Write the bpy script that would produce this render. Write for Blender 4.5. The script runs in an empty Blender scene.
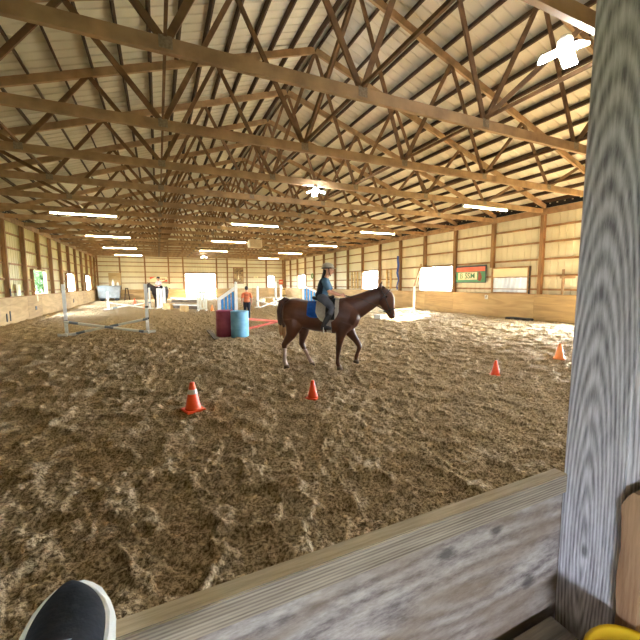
import bpy, bmesh, math, random
import numpy as np
from mathutils import Vector, Matrix, Euler
random.seed(7)
C = bpy.context.scene.collection
SC = bpy.context.scene
PI = math.pi
R = math.radians

# ------------------------------------------------------------------ camera
cam_d = bpy.data.cameras.new('camera'); cam = bpy.data.objects.new('camera', cam_d); C.objects.link(cam)
cam_d.sensor_width = 36; cam_d.lens = 36 * 353.7 / 640; cam_d.clip_start = .02; cam_d.clip_end = 400
YAW, PITCH, ROLL = .4267, .1032, .0059
cam.matrix_world = (Matrix.Translation((0, 0, 1.75)) @ Matrix.Rotation(-YAW, 4, 'Z')
                    @ Matrix.Rotation(PI / 2 - PITCH, 4, 'X') @ Matrix.Rotation(-ROLL, 4, 'Z'))
SC.camera = cam

# ------------------------------------------------------------------ world, sun, exposure
w = bpy.data.worlds.new('sky'); SC.world = w; w.use_nodes = True
bg = w.node_tree.nodes['Background']; bg.inputs[0].default_value = (.76, .88, 1, 1); bg.inputs[1].default_value = 15.0
sd = bpy.data.lights.new('sun', 'SUN'); sd.energy = 26; sd.angle = R(1.5); sd.color = (1, .86, .68)
sun = bpy.data.objects.new('sun', sd); C.objects.link(sun)
sun.rotation_euler = Vector((-4.4, -2.2, -2.0)).to_track_quat('-Z', 'Y').to_euler()
vs = SC.view_settings; vs.view_transform = 'Standard'; vs.look = 'None'; vs.gamma = 1; vs.use_curve_mapping = False
vs.exposure = 2.7

def portal(loc, target, sx, sy):
    d = bpy.data.lights.new('daylight_portal', 'AREA'); d.shape = 'RECTANGLE'; d.size = sx; d.size_y = sy
    d.cycles.is_portal = True
    o = bpy.data.objects.new('daylight_portal', d); C.objects.link(o); o.location = loc
    o.rotation_euler = (Vector(target) - Vector(loc)).to_track_quat('-Z', 'Z').to_euler()
    return o

# ------------------------------------------------------------------ material helpers
def s2l(c):
    return tuple(((v / 255) / 12.92 if v / 255 <= .04045 else ((v / 255 + .055) / 1.055) ** 2.4) for v in c) + (1,)

def mat(name, c1, c2=None, scale=(6, 6, 6), rough=.7, metal=0, bump=0, bscale=None, detail=5, lo=.35, hi=.65,
        emit=0, emit_col=None, coords='Object', dist=0, spec=None):
    m = bpy.data.materials.new(name); m.use_nodes = True
    nt = m.node_tree; N = nt.nodes; L = nt.links; b = N['Principled BSDF']
    b.inputs['Roughness'].default_value = rough; b.inputs['Metallic'].default_value = metal
    if spec is not None: b.inputs['Specular IOR Level'].default_value = spec
    tc = N.new('ShaderNodeTexCoord'); mp = N.new('ShaderNodeMapping'); mp.inputs['Scale'].default_value = scale
    L.new(tc.outputs[coords], mp.inputs[0])
    nz = N.new('ShaderNodeTexNoise'); nz.inputs['Scale'].default_value = 1; nz.inputs['Detail'].default_value = detail
    nz.inputs['Distortion'].default_value = dist
    L.new(mp.outputs[0], nz.inputs['Vector'])
    rp = N.new('ShaderNodeValToRGB'); rp.color_ramp.elements[0].position = lo; rp.color_ramp.elements[1].position = hi
    c1 = s2l(c1); c2 = s2l(c2) if c2 else c1
    rp.color_ramp.elements[0].color = c1; rp.color_ramp.elements[1].color = c2
    L.new(nz.outputs['Fac'], rp.inputs[0]); L.new(rp.outputs[0], b.inputs['Base Color'])
    if bump:
        bn = N.new('ShaderNodeBump'); bn.inputs['Strength'].default_value = bump; bn.inputs['Distance'].default_value = .01
        if bscale:
            mp2 = N.new('ShaderNodeMapping'); mp2.inputs['Scale'].default_value = bscale
            L.new(tc.outputs[coords], mp2.inputs[0])
            n2 = N.new('ShaderNodeTexNoise'); n2.inputs['Scale'].default_value = 1; n2.inputs['Detail'].default_value = 4
            L.new(mp2.outputs[0], n2.inputs['Vector']); L.new(n2.outputs['Fac'], bn.inputs['Height'])
        else: L.new(nz.outputs['Fac'], bn.inputs['Height'])
        L.new(bn.outputs[0], b.inputs['Normal'])
    if emit:
        b.inputs['Emission Color'].default_value = s2l(emit_col or (255, 255, 255)); b.inputs['Emission Strength'].default_value = emit
    return m

def grain_mat(name, dark, light, centre, stretch, freq, dist, stain=None, rough=.75, axis='Z', bump=.35, knots=(), amp=.13):
    """weathered sawn timber: growth rings around a knot, stretched along the grain"""
    m = bpy.data.materials.new(name); m.use_nodes = True
    nt = m.node_tree; N = nt.nodes; L = nt.links; b = N['Principled BSDF']; b.inputs['Roughness'].default_value = rough
    b.inputs['Specular IOR Level'].default_value = .25
    tc = N.new('ShaderNodeTexCoord')
    sub = N.new('ShaderNodeVectorMath'); sub.operation = 'SUBTRACT'; sub.inputs[1].default_value = centre
    L.new(tc.outputs['Object'], sub.inputs[0])
    sc = N.new('ShaderNodeVectorMath'); sc.operation = 'MULTIPLY'; sc.inputs[1].default_value = stretch
    L.new(sub.outputs[0], sc.inputs[0])
    # slow wander of the rings
    nz = N.new('ShaderNodeTexNoise'); nz.inputs['Scale'].default_value = 2.2; nz.inputs['Detail'].default_value = 2
    L.new(sc.outputs[0], nz.inputs['Vector'])
    ln = N.new('ShaderNodeVectorMath'); ln.operation = 'LENGTH'; L.new(sc.outputs[0], ln.inputs[0])
    ma = N.new('ShaderNodeMath'); ma.operation = 'MULTIPLY_ADD'; ma.inputs[1].default_value = dist; L.new(nz.outputs['Fac'], ma.inputs[0])
    L.new(ln.outputs['Value'], ma.inputs[2])
    mf = N.new('ShaderNodeMath'); mf.operation = 'MULTIPLY'; mf.inputs[1].default_value = freq; L.new(ma.outputs[0], mf.inputs[0])
    sn = N.new('ShaderNodeMath'); sn.operation = 'SINE'; L.new(mf.outputs[0], sn.inputs[0])
    # fine fibre
    fs = [60 * s for s in stretch]
    mp = N.new('ShaderNodeVectorMath'); mp.operation = 'MULTIPLY'; mp.inputs[1].default_value = fs; L.new(tc.outputs['Object'], mp.inputs[0])
    fn = N.new('ShaderNodeTexNoise'); fn.inputs['Scale'].default_value = 1.6; fn.inputs['Detail'].default_value = 6; fn.inputs['Roughness'].default_value = .7
    L.new(mp.outputs[0], fn.inputs['Vector'])
    ad = N.new('ShaderNodeMath'); ad.operation = 'MULTIPLY_ADD'; ad.inputs[1].default_value = amp; L.new(sn.outputs[0], ad.inputs[0]); L.new(fn.outputs['Fac'], ad.inputs[2])
    rp = N.new('ShaderNodeValToRGB'); rp.color_ramp.elements[0].position = .25; rp.color_ramp.elements[1].position = .72
    rp.color_ramp.elements[0].color = s2l(dark); rp.color_ramp.elements[1].color = s2l(light)
    L.new(ad.outputs[0], rp.inputs[0]); col = rp.outputs[0]
    if stain:
        n3 = N.new('ShaderNodeTexNoise'); n3.inputs['Scale'].default_value = 5; n3.inputs['Detail'].default_value = 3; n3.inputs['Distortion'].default_value = 1.2
        mp3 = N.new('ShaderNodeVectorMath'); mp3.operation = 'MULTIPLY'; mp3.inputs[1].default_value = [max(.35, s) for s in stretch]
        L.new(tc.outputs['Object'], mp3.inputs[0]); L.new(mp3.outputs[0], n3.inputs['Vector'])
        r3 = N.new('ShaderNodeValToRGB'); r3.color_ramp.elements[0].position = .42; r3.color_ramp.elements[1].position = .6
        L.new(n3.outputs['Fac'], r3.inputs[0])
        mx = N.new('ShaderNodeMixRGB'); mx.blend_type = 'MIX'; mx.inputs[2].default_value = s2l(stain)
        r3.color_ramp.elements[0].color = (0, 0, 0, 1); r3.color_ramp.elements[1].color = (.65, .65, .65, 1)
        L.new(r3.outputs[0], mx.inputs[0]); L.new(col, mx.inputs[1]); col = mx.outputs[0]
    for (kx, ky, kz, sx_, sy_, sz_, kr) in knots:
        k1 = N.new('ShaderNodeVectorMath'); k1.operation = 'SUBTRACT'; k1.inputs[1].default_value = (kx, ky, kz); L.new(tc.outputs['Object'], k1.inputs[0])
        k2 = N.new('ShaderNodeVectorMath'); k2.operation = 'MULTIPLY'; k2.inputs[1].default_value = (sx_, sy_, sz_); L.new(k1.outputs[0], k2.inputs[0])
        k3 = N.new('ShaderNodeVectorMath'); k3.operation = 'LENGTH'; L.new(k2.outputs[0], k3.inputs[0])
        k5 = N.new('ShaderNodeMath'); k5.operation = 'MULTIPLY_ADD'; k5.inputs[1].default_value = kr * 1.2; L.new(fn.outputs['Fac'], k5.inputs[0]); L.new(k3.outputs['Value'], k5.inputs[2])
        k4 = N.new('ShaderNodeMapRange'); k4.inputs['From Min'].default_value = kr * 2.1; k4.inputs['From Max'].default_value = kr * 1.2; k4.inputs['To Max'].default_value = .75
        L.new(k5.outputs[0], k4.inputs['Value'])
        km = N.new('ShaderNodeMixRGB'); km.inputs[2].default_value = s2l([v * .62 for v in dark]); L.new(k4.outputs['Result'], km.inputs[0]); L.new(col, km.inputs[1]); col = km.outputs[0]
    L.new(col, b.inputs['Base Color'])
    bn = N.new('ShaderNodeBump'); bn.inputs['Strength'].default_value = bump; bn.inputs['Distance'].default_value = .004
    L.new(ad.outputs[0], bn.inputs['Height']); L.new(bn.outputs[0], b.inputs['Normal'])
    return m

M = {}
M['truss'] = mat('truss timber', (142, 112, 82), (180, 146, 108), (3, 3, 3), .75, lo=.3, hi=.7)
M['web'] = mat('web timber', (98, 70, 46), (132, 98, 66), (4, 4, 4), .75, lo=.3, hi=.7)
M['purlin'] = mat('purlin timber', (62, 42, 28), (84, 60, 40), (3, .4, 3), .8)
M['plate'] = mat('galvanised gusset steel', (128, 112, 92), (150, 134, 112), (30, 30, 30), .5, .4)
M['roof'] = mat('cream roof sheet', (196, 186, 164), (214, 205, 184), (.7, .2, .7), .55)
M['siding'] = mat('cream wall siding', (214, 204, 172), (230, 221, 192), (.6, .6, .3), .55)
M['siding_left'] = mat('yellow-lit left wall siding', (196, 182, 126), (214, 200, 146), (.6, .6, .3), .55)  # the left wall's yellow light cast is put into the siding colour
M['post'] = mat('wall post timber', (128, 94, 62), (166, 126, 84), (6, 6, 1), .8, bump=.3)
M['girt'] = mat('girt timber', (140, 104, 68), (176, 136, 92), (3, 3, 6), .8)
M['kick'] = mat('kickboard plywood', (178, 148, 102), (206, 176, 128), (.5, .5, 3), .8, dist=1.5, bump=.2)
M['kick2'] = mat('kickboard plywood older', (160, 132, 90), (192, 162, 114), (.4, .4, 4), .8, dist=2)
M['white'] = mat('white jump paint', (226, 224, 214), (240, 239, 232), (8, 8, 8), .55)
M['offwhite'] = mat('worn white paint', (196, 194, 178), (232, 230, 218), (9, 9, 3), .6)
M['black'] = mat('black rubber', (24, 24, 25), (36, 36, 37), (20, 20, 20), .6)
M['tubeglow'] = mat('fluorescent tube', (255, 246, 190), emit=19, emit_col=(255, 242, 196))
M['bulb'] = mat('lamp panel glow', (255, 255, 255), emit=30, emit_col=(240, 248, 255))
M['metalwhite'] = mat('white enamel', (205, 205, 198), (225, 225, 218), (10, 10, 10), .4)
M['darkmetal'] = mat('dark metal', (46, 44, 42), (66, 62, 58), (20, 20, 20), .45, .6)

# ------------------------------------------------------------------ mesh helpers
class MB:
    def __init__(s): s.bm = bmesh.new()
    def box(s, c, d, rot=None):
        m = Matrix.Translation(c) @ (rot.to_4x4() if rot else Matrix()) @ Matrix.Diagonal((d[0], d[1], d[2], 1))
        bmesh.ops.create_cube(s.bm, size=1, matrix=m); return s
    def beam(s, a, b, wd, ht, up=(0, 0, 1)):
        a, b, up = Vector(a), Vector(b), Vector(up); t = (b - a); L = t.length; t.normalize()
        x = t.cross(up)
        if x.length < 1e-4: x = t.cross(Vector((1, 0, 0)))
        x.normalize(); z = x.cross(t)
        rot = Matrix((x, t, z)).transposed()
        return s.box((a + b) / 2, (wd, L, ht), rot)
    def tube(s, pts, lat=None, n=12, cap=True):
        """pts: (x,y,z,r) or (x,y,z,rlat,rother); lat = fixed lateral axis"""
        rings = []; P = [Vector(p[:3]) for p in pts]
        prev = None
        for i, p in enumerate(pts):
            t = (P[min(i + 1, len(P) - 1)] - P[max(i - 1, 0)]).normalized()
            if lat is not None: x = Vector(lat) - t * t.dot(Vector(lat))
            elif prev is not None: x = prev - t * t.dot(prev)
            else: x = t.orthogonal()
            x.normalize(); prev = x; z = t.cross(x)
            ra = p[3]; rb = p[4] if len(p) > 4 else ra
            rings.append([s.bm.verts.new(P[i] + x * ra * math.cos(2 * PI * k / n) + z * rb * math.sin(2 * PI * k / n)) for k in range(n)])
        for a, b in zip(rings, rings[1:]):
            for k in range(n): s.bm.faces.new((a[k], a[(k + 1) % n], b[(k + 1) % n], b[k]))
        if cap: s.bm.faces.new(rings[0][::-1]); s.bm.faces.new(rings[-1])
        return s
    def lathe(s, prof, n=20, c=(0, 0, 0), cap=True):
        rings = [[s.bm.verts.new((c[0] + r * math.cos(2 * PI * k / n), c[1] + r * math.sin(2 * PI * k / n), c[2] + z)) for k in range(n)] for r, z in prof]
        for a, b in zip(rings, rings[1:]):
            for k in range(n): s.bm.faces.new((a[k], a[(k + 1) % n], b[(k + 1) % n], b[k]))
        if cap: s.bm.faces.new(rings[0][::-1]); s.bm.faces.new(rings[-1])
        return s
    def ell(s, c, r, seg=16, rot=None):
        m = Matrix.Translation(c) @ (rot.to_4x4() if rot else Matrix()) @ Matrix.Diagonal((r[0], r[1], r[2], 1))
        bmesh.ops.create_uvsphere(s.bm, u_segments=seg, v_segments=max(6, seg // 2 + 2), radius=1, matrix=m); return s
    def poly(s, pts, d):
        """extruded outline: pts in order, d = thickness vector"""
        a = [s.bm.verts.new(p) for p in pts]; b = [s.bm.verts.new(Vector(p) + Vector(d)) for p in pts]; n = len(pts)
        s.bm.faces.new(a[::-1]); s.bm.faces.new(b)
        for i in range(n): s.bm.faces.new((a[i], a[(i + 1) % n], b[(i + 1) % n], b[i]))
        return s
    def build(s, name, m, parent=None, smooth=False, bevel=0):
        bmesh.ops.recalc_face_normals(s.bm, faces=s.bm.faces[:])
        if bevel: bmesh.ops.bevel(s.bm, geom=s.bm.edges[:], offset=bevel, segments=2, affect='EDGES', clamp_overlap=True)
        me = bpy.data.meshes.new(name); s.bm.to_mesh(me); s.bm.free()
        me.materials.append(M[m] if isinstance(m, str) else m)
        if smooth:
            me.polygons.foreach_set('use_smooth', [True] * len(me.polygons))
        o = bpy.data.objects.new(name, me); C.objects.link(o)
        if parent: o.parent = parent
        return o

def tag(o, label, cat=None, group=None, kind=None):
    if label: o['label'] = label
    if cat: o['category'] = cat
    if group: o['group'] = group
    if kind: o['kind'] = kind
    return o
def thing(name, label, cat, loc=(0, 0, 0), rz=0, group=None):
    o = bpy.data.objects.new(name, None); C.objects.link(o); o.location = loc; o.rotation_euler = (0, 0, rz)
    o.empty_display_size = .1
    return tag(o, label, cat, group)
def dup(root, loc=None, rz=None, label=None, group=None):
    def cp(o, par):
        c = o.copy(); C.objects.link(c); c.parent = par
        for ch in [x for x in list(o.children)]: cp(ch, c)
        return c
    r = cp(root, None)
    if loc is not None: r.location = loc
    if rz is not None: r.rotation_euler = (0, 0, rz)
    if label: r['label'] = label
    if group: r['group'] = group
    return r
def struct(o): o['kind'] = 'structure'; return o

def remesh(mb, name, m, voxel, parent=None, smooth=6):
    bmesh.ops.recalc_face_normals(mb.bm, faces=mb.bm.faces[:])
    me = bpy.data.meshes.new(name + '_src'); mb.bm.to_mesh(me); mb.bm.free()
    o = bpy.data.objects.new(name, me); C.objects.link(o)
    r = o.modifiers.new('r', 'REMESH'); r.mode = 'VOXEL'; r.voxel_size = voxel
    s = o.modifiers.new('s', 'SMOOTH'); s.factor = .5; s.iterations = smooth
    dg = bpy.context.evaluated_depsgraph_get(); dg.update()
    nm = bpy.data.meshes.new_from_object(o.evaluated_get(dg)); nm.name = name
    o.modifiers.clear(); o.data = nm; bpy.data.meshes.remove(me)
    nm.materials.clear(); nm.materials.append(M[m] if isinstance(m, str) else m)
    nm.polygons.foreach_set('use_smooth', [True] * len(nm.polygons))
    if parent: o.parent = parent
    return o
def paint(o, mats, fn):
    """give faces a material slot by where they sit on the body: fn(centre)->slot"""
    for m in mats: o.data.materials.append(M[m])
    for p in o.data.polygons: p.material_index = fn(p.center)

# ================================================================== SETTING
XL, XR, D, H, K = -6.18, 15.6, 45.9, 4.88, 1.19
SL, SR, SD = XL - .22, XR + .22, D + .22        # planes of the outer siding
YN = -5.0                                        # near end of the building
CX = 4.66; APEX = 8.66; SLOPE = 1 / 3
S = 2.555; Y0 = 10.5
TY = [Y0 + S * k for k in range(-3, 14)]

# ---- arena footing: real lumps and hoof pits
def vnoise(x, y, seed):
    r = np.random.RandomState(seed); T = r.rand(256, 256)
    xi = np.floor(x).astype(int); yi = np.floor(y).astype(int); fx = x - xi; fy = y - yi
    fx = fx * fx * (3 - 2 * fx); fy = fy * fy * (3 - 2 * fy)
    g = lambda a, b: T[a % 256, b % 256]
    return (g(xi, yi) * (1 - fx) + g(xi + 1, yi) * fx) * (1 - fy) + (g(xi, yi + 1) * (1 - fx) + g(xi + 1, yi + 1) * fx) * fy
def clods(X, Y, k, seed, fill):
    """rounded lumps of dirt scattered on a jittered lattice k per metre"""
    r = np.random.RandomState(seed); JX, JY, A, RD = r.rand(128, 128), r.rand(128, 128), r.rand(128, 128), r.rand(128, 128)
    x, y = X * k, Y * k; xi, yi = np.floor(x).astype(int), np.floor(y).astype(int); out = np.zeros_like(X)
    for a in (-1, 0, 1):
        for b in (-1, 0, 1):
            u, v = xi + a, yi + b; iu, iv = u % 128, v % 128
            d2 = (x - u - JX[iu, iv]) ** 2 + (y - v - JY[iu, iv]) ** 2; rr = .35 + .55 * RD[iu, iv]
            out = np.maximum(out, np.where(A[iu, iv] < fill, np.sqrt(np.clip(1 - d2 / rr ** 2, 0, 1)) * rr, 0))
    return out
def ground_h(X, Y):
    def rot(k, a, s1): c, s_ = math.cos(a), math.sin(a); return vnoise(X * k * c - Y * k * s_ + s1, X * k * s_ + Y * k * c + 2.3 * s1, int(s1))
    h = (rot(1.1, .3, 1) - .5) * .04
    wx, wy = (rot(7, .5, 21) - .5) * .14, (rot(7, 1.2, 22) - .5) * .14
    # hoof prints: steep-sided hollows with a raised rim
    hp = clods(X + wx, Y + wy, 3.4, 31, .75); h -= np.clip(hp * 1.6, 0, .8) * .055; h += np.exp(-((hp - .02) / .1) ** 2) * .006
    h += clods(X + wx * .5, Y + wy * .5, 8, 32, .6) * .024
    h += clods(X, Y + wx * .3, 17, 33, .75) * .021
    h += clods(X, Y, 38, 34, .75) * .013
    h += (rot(12, .9, 5) - .5) * .02 + (rot(70, .8, 6) - .5) * .005
    return h + .0
def grid(xs, ys, base):
    X, Y = np.meshgrid(np.array(xs), np.array(ys)); nx, ny = len(xs), len(ys)
    co = np.stack([X, Y, ground_h(X, Y)], -1).reshape(-1, 3); idx = np.arange(nx * ny).reshape(ny, nx) + base
    return co, np.stack([idx[:-1, :-1], idx[:-1, 1:], idx[1:, 1:], idx[1:, :-1]], -1).reshape(-1, 4)
NX0, NX1, NY1 = -1.8, 6.3, 3.9
ys = [NY1]
while ys[-1] < D + .2: ys.append(ys[-1] + max(.02, .0052 * ys[-1]))
xs = [XL - .2]
while xs[-1] < XR + .2: xs.append(xs[-1] + (.022 if -2.5 < xs[-1] < 8 else .05))
c1_, q1_ = grid(xs, ys, 0)
yn = [.66]
while yn[-1] < NY1 - .001: yn.append(min(NY1, yn[-1] + .0085 + .0035 * yn[-1]))
c2_, q2_ = grid(np.linspace(NX0, NX1, 560), yn, len(c1_))
c3_, q3_ = grid(np.linspace(XL - .2, NX0, 60), np.linspace(.66, NY1, 50), len(c1_) + len(c2_))
c4_, q4_ = grid(np.linspace(NX1, XR + .2, 120), np.linspace(.66, NY1, 50), len(c1_) + len(c2_) + len(c3_))
co = np.concatenate([c1_, c2_, c3_, c4_]); q = np.concatenate([q1_, q2_, q3_, q4_])
me = bpy.data.meshes.new('floor')
me.vertices.add(len(co)); me.vertices.foreach_set('co', co.ravel())
me.loops.add(q.size); me.loops.foreach_set('vertex_index', q.ravel())
me.polygons.add(len(q)); me.polygons.foreach_set('loop_start', np.arange(0, q.size, 4)); me.polygons.foreach_set('loop_total', np.full(len(q), 4))
me.update(calc_edges=True); me.polygons.foreach_set('use_smooth', [True] * len(q))
m = bpy.data.materials.new('arena footing'); m.use_nodes = True
N = m.node_tree.nodes; L = m.node_tree.links; b = N['Principled BSDF']; b.inputs['Roughness'].default_value = .95; b.inputs['Specular IOR Level'].default_value = .12
tc = N.new('ShaderNodeTexCoord')
def nz(scale, det, rough=.6, dist=0):
    n = N.new('ShaderNodeTexNoise'); n.inputs['Scale'].default_value = scale; n.inputs['Detail'].default_value = det
    n.inputs['Roughness'].default_value = rough; n.inputs['Distortion'].default_value = dist
    L.new(tc.outputs['Object'], n.inputs['Vector']); return n
n1, n2, n3 = nz(42, 4, .6, .1), nz(150, 4, .7, .1), nz(.5, 3)
mx = N.new('ShaderNodeMath'); mx.operation = 'MULTIPLY_ADD'; mx.inputs[1].default_value = .55; L.new(n1.outputs['Fac'], mx.inputs[0])
m2 = N.new('ShaderNodeMath'); m2.operation = 'MULTIPLY'; m2.inputs[1].default_value = .45; L.new(n2.outputs['Fac'], m2.inputs[0]); L.new(m2.outputs[0], mx.inputs[2])
rp = N.new('ShaderNodeValToRGB'); e = rp.color_ramp.elements
e[0].position = .36; e[0].color = s2l((70, 54, 34)); e[1].position = .64; e[1].color = s2l((224, 202, 164))
k = e.new(.46); k.color = s2l((116, 96, 68)); k = e.new(.53); k.color = s2l((188, 165, 130))
L.new(mx.outputs[0], rp.inputs[0])
L.new(rp.outputs[0], b.inputs['Base Color'])
bn = N.new('ShaderNodeBump'); bn.inputs['Strength'].default_value = 1.0; bn.inputs['Distance'].default_value = .02
L.new(mx.outputs[0], bn.inputs['Height']); L.new(bn.outputs[0], b.inputs['Normal'])
M['footing'] = m; me.materials.append(m)
fl = bpy.data.objects.new('floor', me); C.objects.link(fl); struct(fl)

M['grass'] = mat('outdoor grass', (40, 58, 22), (60, 80, 34), (2, 2, 2), .9)
g = MB(); g.box((4, 20, -.22), (160, 160, .2)); struct(g.build('ground_outside', 'grass'))

# ---- corrugated siding with openings
def siding(name, axis, const, a0, a1, ztop, holes, out, parent=None, gable=None):
    """axis 'y': wall at x=const running along y; axis 'x': wall at y=const running along x"""
    cuts = [a0, a1]
    for h in holes: cuts += [h[0], h[1]]
    p = a0
    while p < a1:
        cuts += [p + .0, p + .24, p + .26, p + .29]; p += .31
    cuts = sorted(set(round(c, 4) for c in cuts if a0 <= c <= a1))
    bm = bmesh.new()
    def off(a):
        f = ((a - a0) % .31)
        return .022 if .255 <= f <= .295 else 0
    def V(a, z):
        o = const + out * off(a)
        return bm.verts.new((o, a, z) if axis == 'y' else (a, o, z))
    for u, v in zip(cuts, cuts[1:]):
        if v - u < 1e-4: continue
        mid = (u + v) / 2
        hs = sorted((h[2], h[3]) for h in holes if h[0] <= mid <= h[1])
        zt = lambda a: (gable(a) if gable else ztop)
        segs = []; z = -.12
        for lo, hi in hs:
            if lo > z: segs.append((z, lo, 0))
            z = hi
        segs.append((z, None, 1))
        for lo, hi, top in segs:
            h1, h2 = (zt(u), zt(v)) if top else (hi, hi)
            if max(h1, h2) - lo < .01: continue
            bm.faces.new((V(u, lo), V(v, lo), V(v, h2), V(u, h1)))
    bmesh.ops.remove_doubles(bm, verts=bm.verts[:], dist=1e-4)
    m_ = MB(); m_.bm.free(); m_.bm = bm
    return m_.build(name, 'siding', parent)

def window(n, axis, const, a0, a1, z0, z1, inn):
    f = MB(); t = .07; dpt = .16
    def bx(ca, cz, da, dz):
        c = const + inn * dpt / 2
        f.box((c, ca, cz) if axis == 'y' else (ca, c, cz), (dpt, da, dz) if axis == 'y' else (da, dpt, dz))
    bx(a0 - t / 2 + .02, (z0 + z1) / 2, t, z1 - z0 + 2 * t - .04); bx(a1 + t / 2 - .02, (z0 + z1) / 2, t, z1 - z0 + 2 * t - .04)
    bx((a0 + a1) / 2, z0 - t / 2 + .02, a1 - a0 - .04, t); bx((a0 + a1) / 2, z1 + t / 2 - .02, a1 - a0 - .04, t)
    o = f.build('window_%d' % n, 'girt'); struct(o)
    c = ((const + .0, (a0 + a1) / 2, (z0 + z1) / 2) if axis == 'y' else ((a0 + a1) / 2, const, (z0 + z1) / 2))
    tg = (c[0] + inn, c[1], c[2]) if axis == 'y' else (c[0], c[1] + inn, c[2])
    portal(c, tg, a1 - a0, z1 - z0)
    return o

PR = [Y0 + S * k for k in range(-5, 14)]           # posts of the long walls
LW = [(24.55, 27.0, 1.24, 2.6), (32.6, 35.1, 1.24, 2.62), (40.3, 42.75, 1.24, 2.64)]
RW = [(11.08, 13.02, 1.24, 2.45), (15.75, 18.6, 1.24, 2.72), (23.5, 25.75, 1.24, 2.72), (38.6, 41.0, 1.24, 2.72)]
DOORR = (3.6, 8.6, -.12, 2.9)                      # sliding door opening hidden behind the near post
FD = (3.0, 6.6, -.12, 3.02); FW = (13.35, 14.2, 1.3, 2.72)
def side_wall(name, const, face, inn, wins, door=None):
    holes = list(wins) + ([door] if door else [])
    root = siding(name, 'y', const, YN, SD, 5.27, holes, -inn); struct(root)
    for y in PR + [D + .05]:
        if door and door[0] < y < door[1]: continue
        cut = [h for h in wins if h[0] - .05 < y < h[1] + .05]
        p = MB()
        for za, zb in ([(-.15, cut[0][2] - .05), (cut[0][3] + .05, 4.95)] if cut else [(-.15, 4.95)]):
            p.box((face - inn * .1, y, (za + zb) / 2), (.19, .15, zb - za))
        p.build('post', 'post', root)
    def runs(z0, z1):
        cuts = [h for h in holes if h[2] < z1 and h[3] > z0]; a = YN; out = []
        for h in sorted(cuts): out.append((a, h[0])); a = h[1]
        out.append((a, SD - .05)); return out
    for z in (1.42, 2.03, 2.77, 3.52, 4.2):
        g = MB()
        for a, b_ in runs(z - .05, z + .05): g.box((const + inn * .045, (a + b_) / 2, z), (.045, b_ - a, .09))
        g.build('girt', 'girt', root)
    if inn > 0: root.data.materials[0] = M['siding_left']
    hd = MB(); hd.box((face + inn * .02, (YN + SD) / 2, H - .06), (.045, SD - YN, .26)); hd.build('header_board', 'truss', root)
    ev = MB(); ev.box((const + inn * .03, (YN + SD) / 2, 5.13), (.02, SD - YN - .2, .24)); ev = ev.build('eave_shade_strip', 'black', root)  # black strip painted in for the shade under the eave
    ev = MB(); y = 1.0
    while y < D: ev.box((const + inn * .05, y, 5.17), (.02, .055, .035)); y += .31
    ev.build('eave_lit_rib', 'siding', root)  # pale blocks stand in for rib ends catching light in the eave gap
    # kickboard in sheets
    y = .9
    i = 0
    while y < D:
        y2 = min(y + 2.44, D)
        if not (door and door[0] - .3 < (y + y2) / 2 < door[1] + .3):
            kb = MB(); kb.box((face + inn * .012, (y + y2) / 2, K / 2 - .05), (.022, y2 - y - .006, K + .08 + random.uniform(-.01, .01)))
            kb.build('kickboard', 'kick' if (i * 7) % 3 else 'kick2', root)
        y = y2; i += 1
    cp = MB()
    for a, b_ in ([(.9, D)] if not door else [(.9, door[0]), (door[1], D)]):
        cp.box((face - inn * .08, (a + b_) / 2, K - .005), (.2, b_ - a, .035))
    cp.build('kickboard_ledge', 'girt', root)
    return root
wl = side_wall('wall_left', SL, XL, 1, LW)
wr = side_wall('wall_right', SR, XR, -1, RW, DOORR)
gab = lambda a: APEX + .33 - abs(a - CX) * SLOPE
wf = siding('wall_back', 'x', SD, SL, SR, 0, [FD, FW], 1, gable=gab); struct(wf)
for x in (-6.05, -3.84, -1.3, 1.22, 2.83, 6.75, 8.06, 10.54, 13.12, 15.45):
    p = MB(); zt = gab(x) - .15; p.box((x, D + .1, (zt - .1) / 2), (.15, .19, zt + .1)); p.build('post', 'post', wf)
for z in (1.92, 2.6, 3.17, 3.84, 4.29, 4.8, 5.4, 6.0, 6.6, 7.2):
    g = MB(); xa, xb = SL + .05, SR - .05
    if z > 4.9: hw = (gab(CX) - z) / SLOPE; xa, xb = CX - hw, CX + hw
    for a, b_ in ([(xa, FD[0]), (FD[1], xb)] if z < FD[3] else [(xa, xb)]):
        if z < FW[3] and b_ > FW[1] and z > FW[2]: g.box(((a + FW[0]) / 2, SD - .045, z), (FW[0] - a, .045, .09)); g.box(((b_ + FW[1]) / 2, SD - .045, z), (b_ - FW[1], .045, .09))
        else: g.box(((a + b_) / 2, SD - .045, z), (b_ - a, .045, .09))
    g.build('girt', 'girt', wf)
for a, b_ in ((XL, FD[0]), (FD[1], XR)):
    n = max(1, round((b_ - a) / 2.44)); st = (b_ - a) / n
    for i in range(n):
        kb = MB(); kb.box((a + st * (i + .5), D - .012, K / 2 - .05), (st - .006, .022, K + .08)); kb.build('kickboard', 'kick' if i % 2 else 'kick2', wf)
wn = 1
for h in LW: window(wn, 'y', SL, *h, 1); wn += 1
for h in RW: window(wn, 'y', SR, *h, -1); wn += 1
window(wn, 'x', SD, *FW, -1)
def doorframe(n, axis, const, a0, a1, z1, inn):
    f = MB(); t = .12
    def bx(ca, cz, da, dz):
        c = const + inn * .09
        f.box((c, ca, cz) if axis == 'y' else (ca, c, cz), (.18, da, dz) if axis == 'y' else (da, .18, dz))
    bx(a0, z1 / 2 - .05, t, z1); bx(a1, z1 / 2 - .05, t, z1); bx((a0 + a1) / 2, z1, a1 - a0 + t, t)
    struct(f.build('door_%d' % n, 'girt'))
doorframe(1, 'x', SD, FD[0], FD[1], FD[3], -1)
doorframe(2, 'y', SR, DOORR[0], DOORR[1], DOORR[3], -1)
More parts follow.
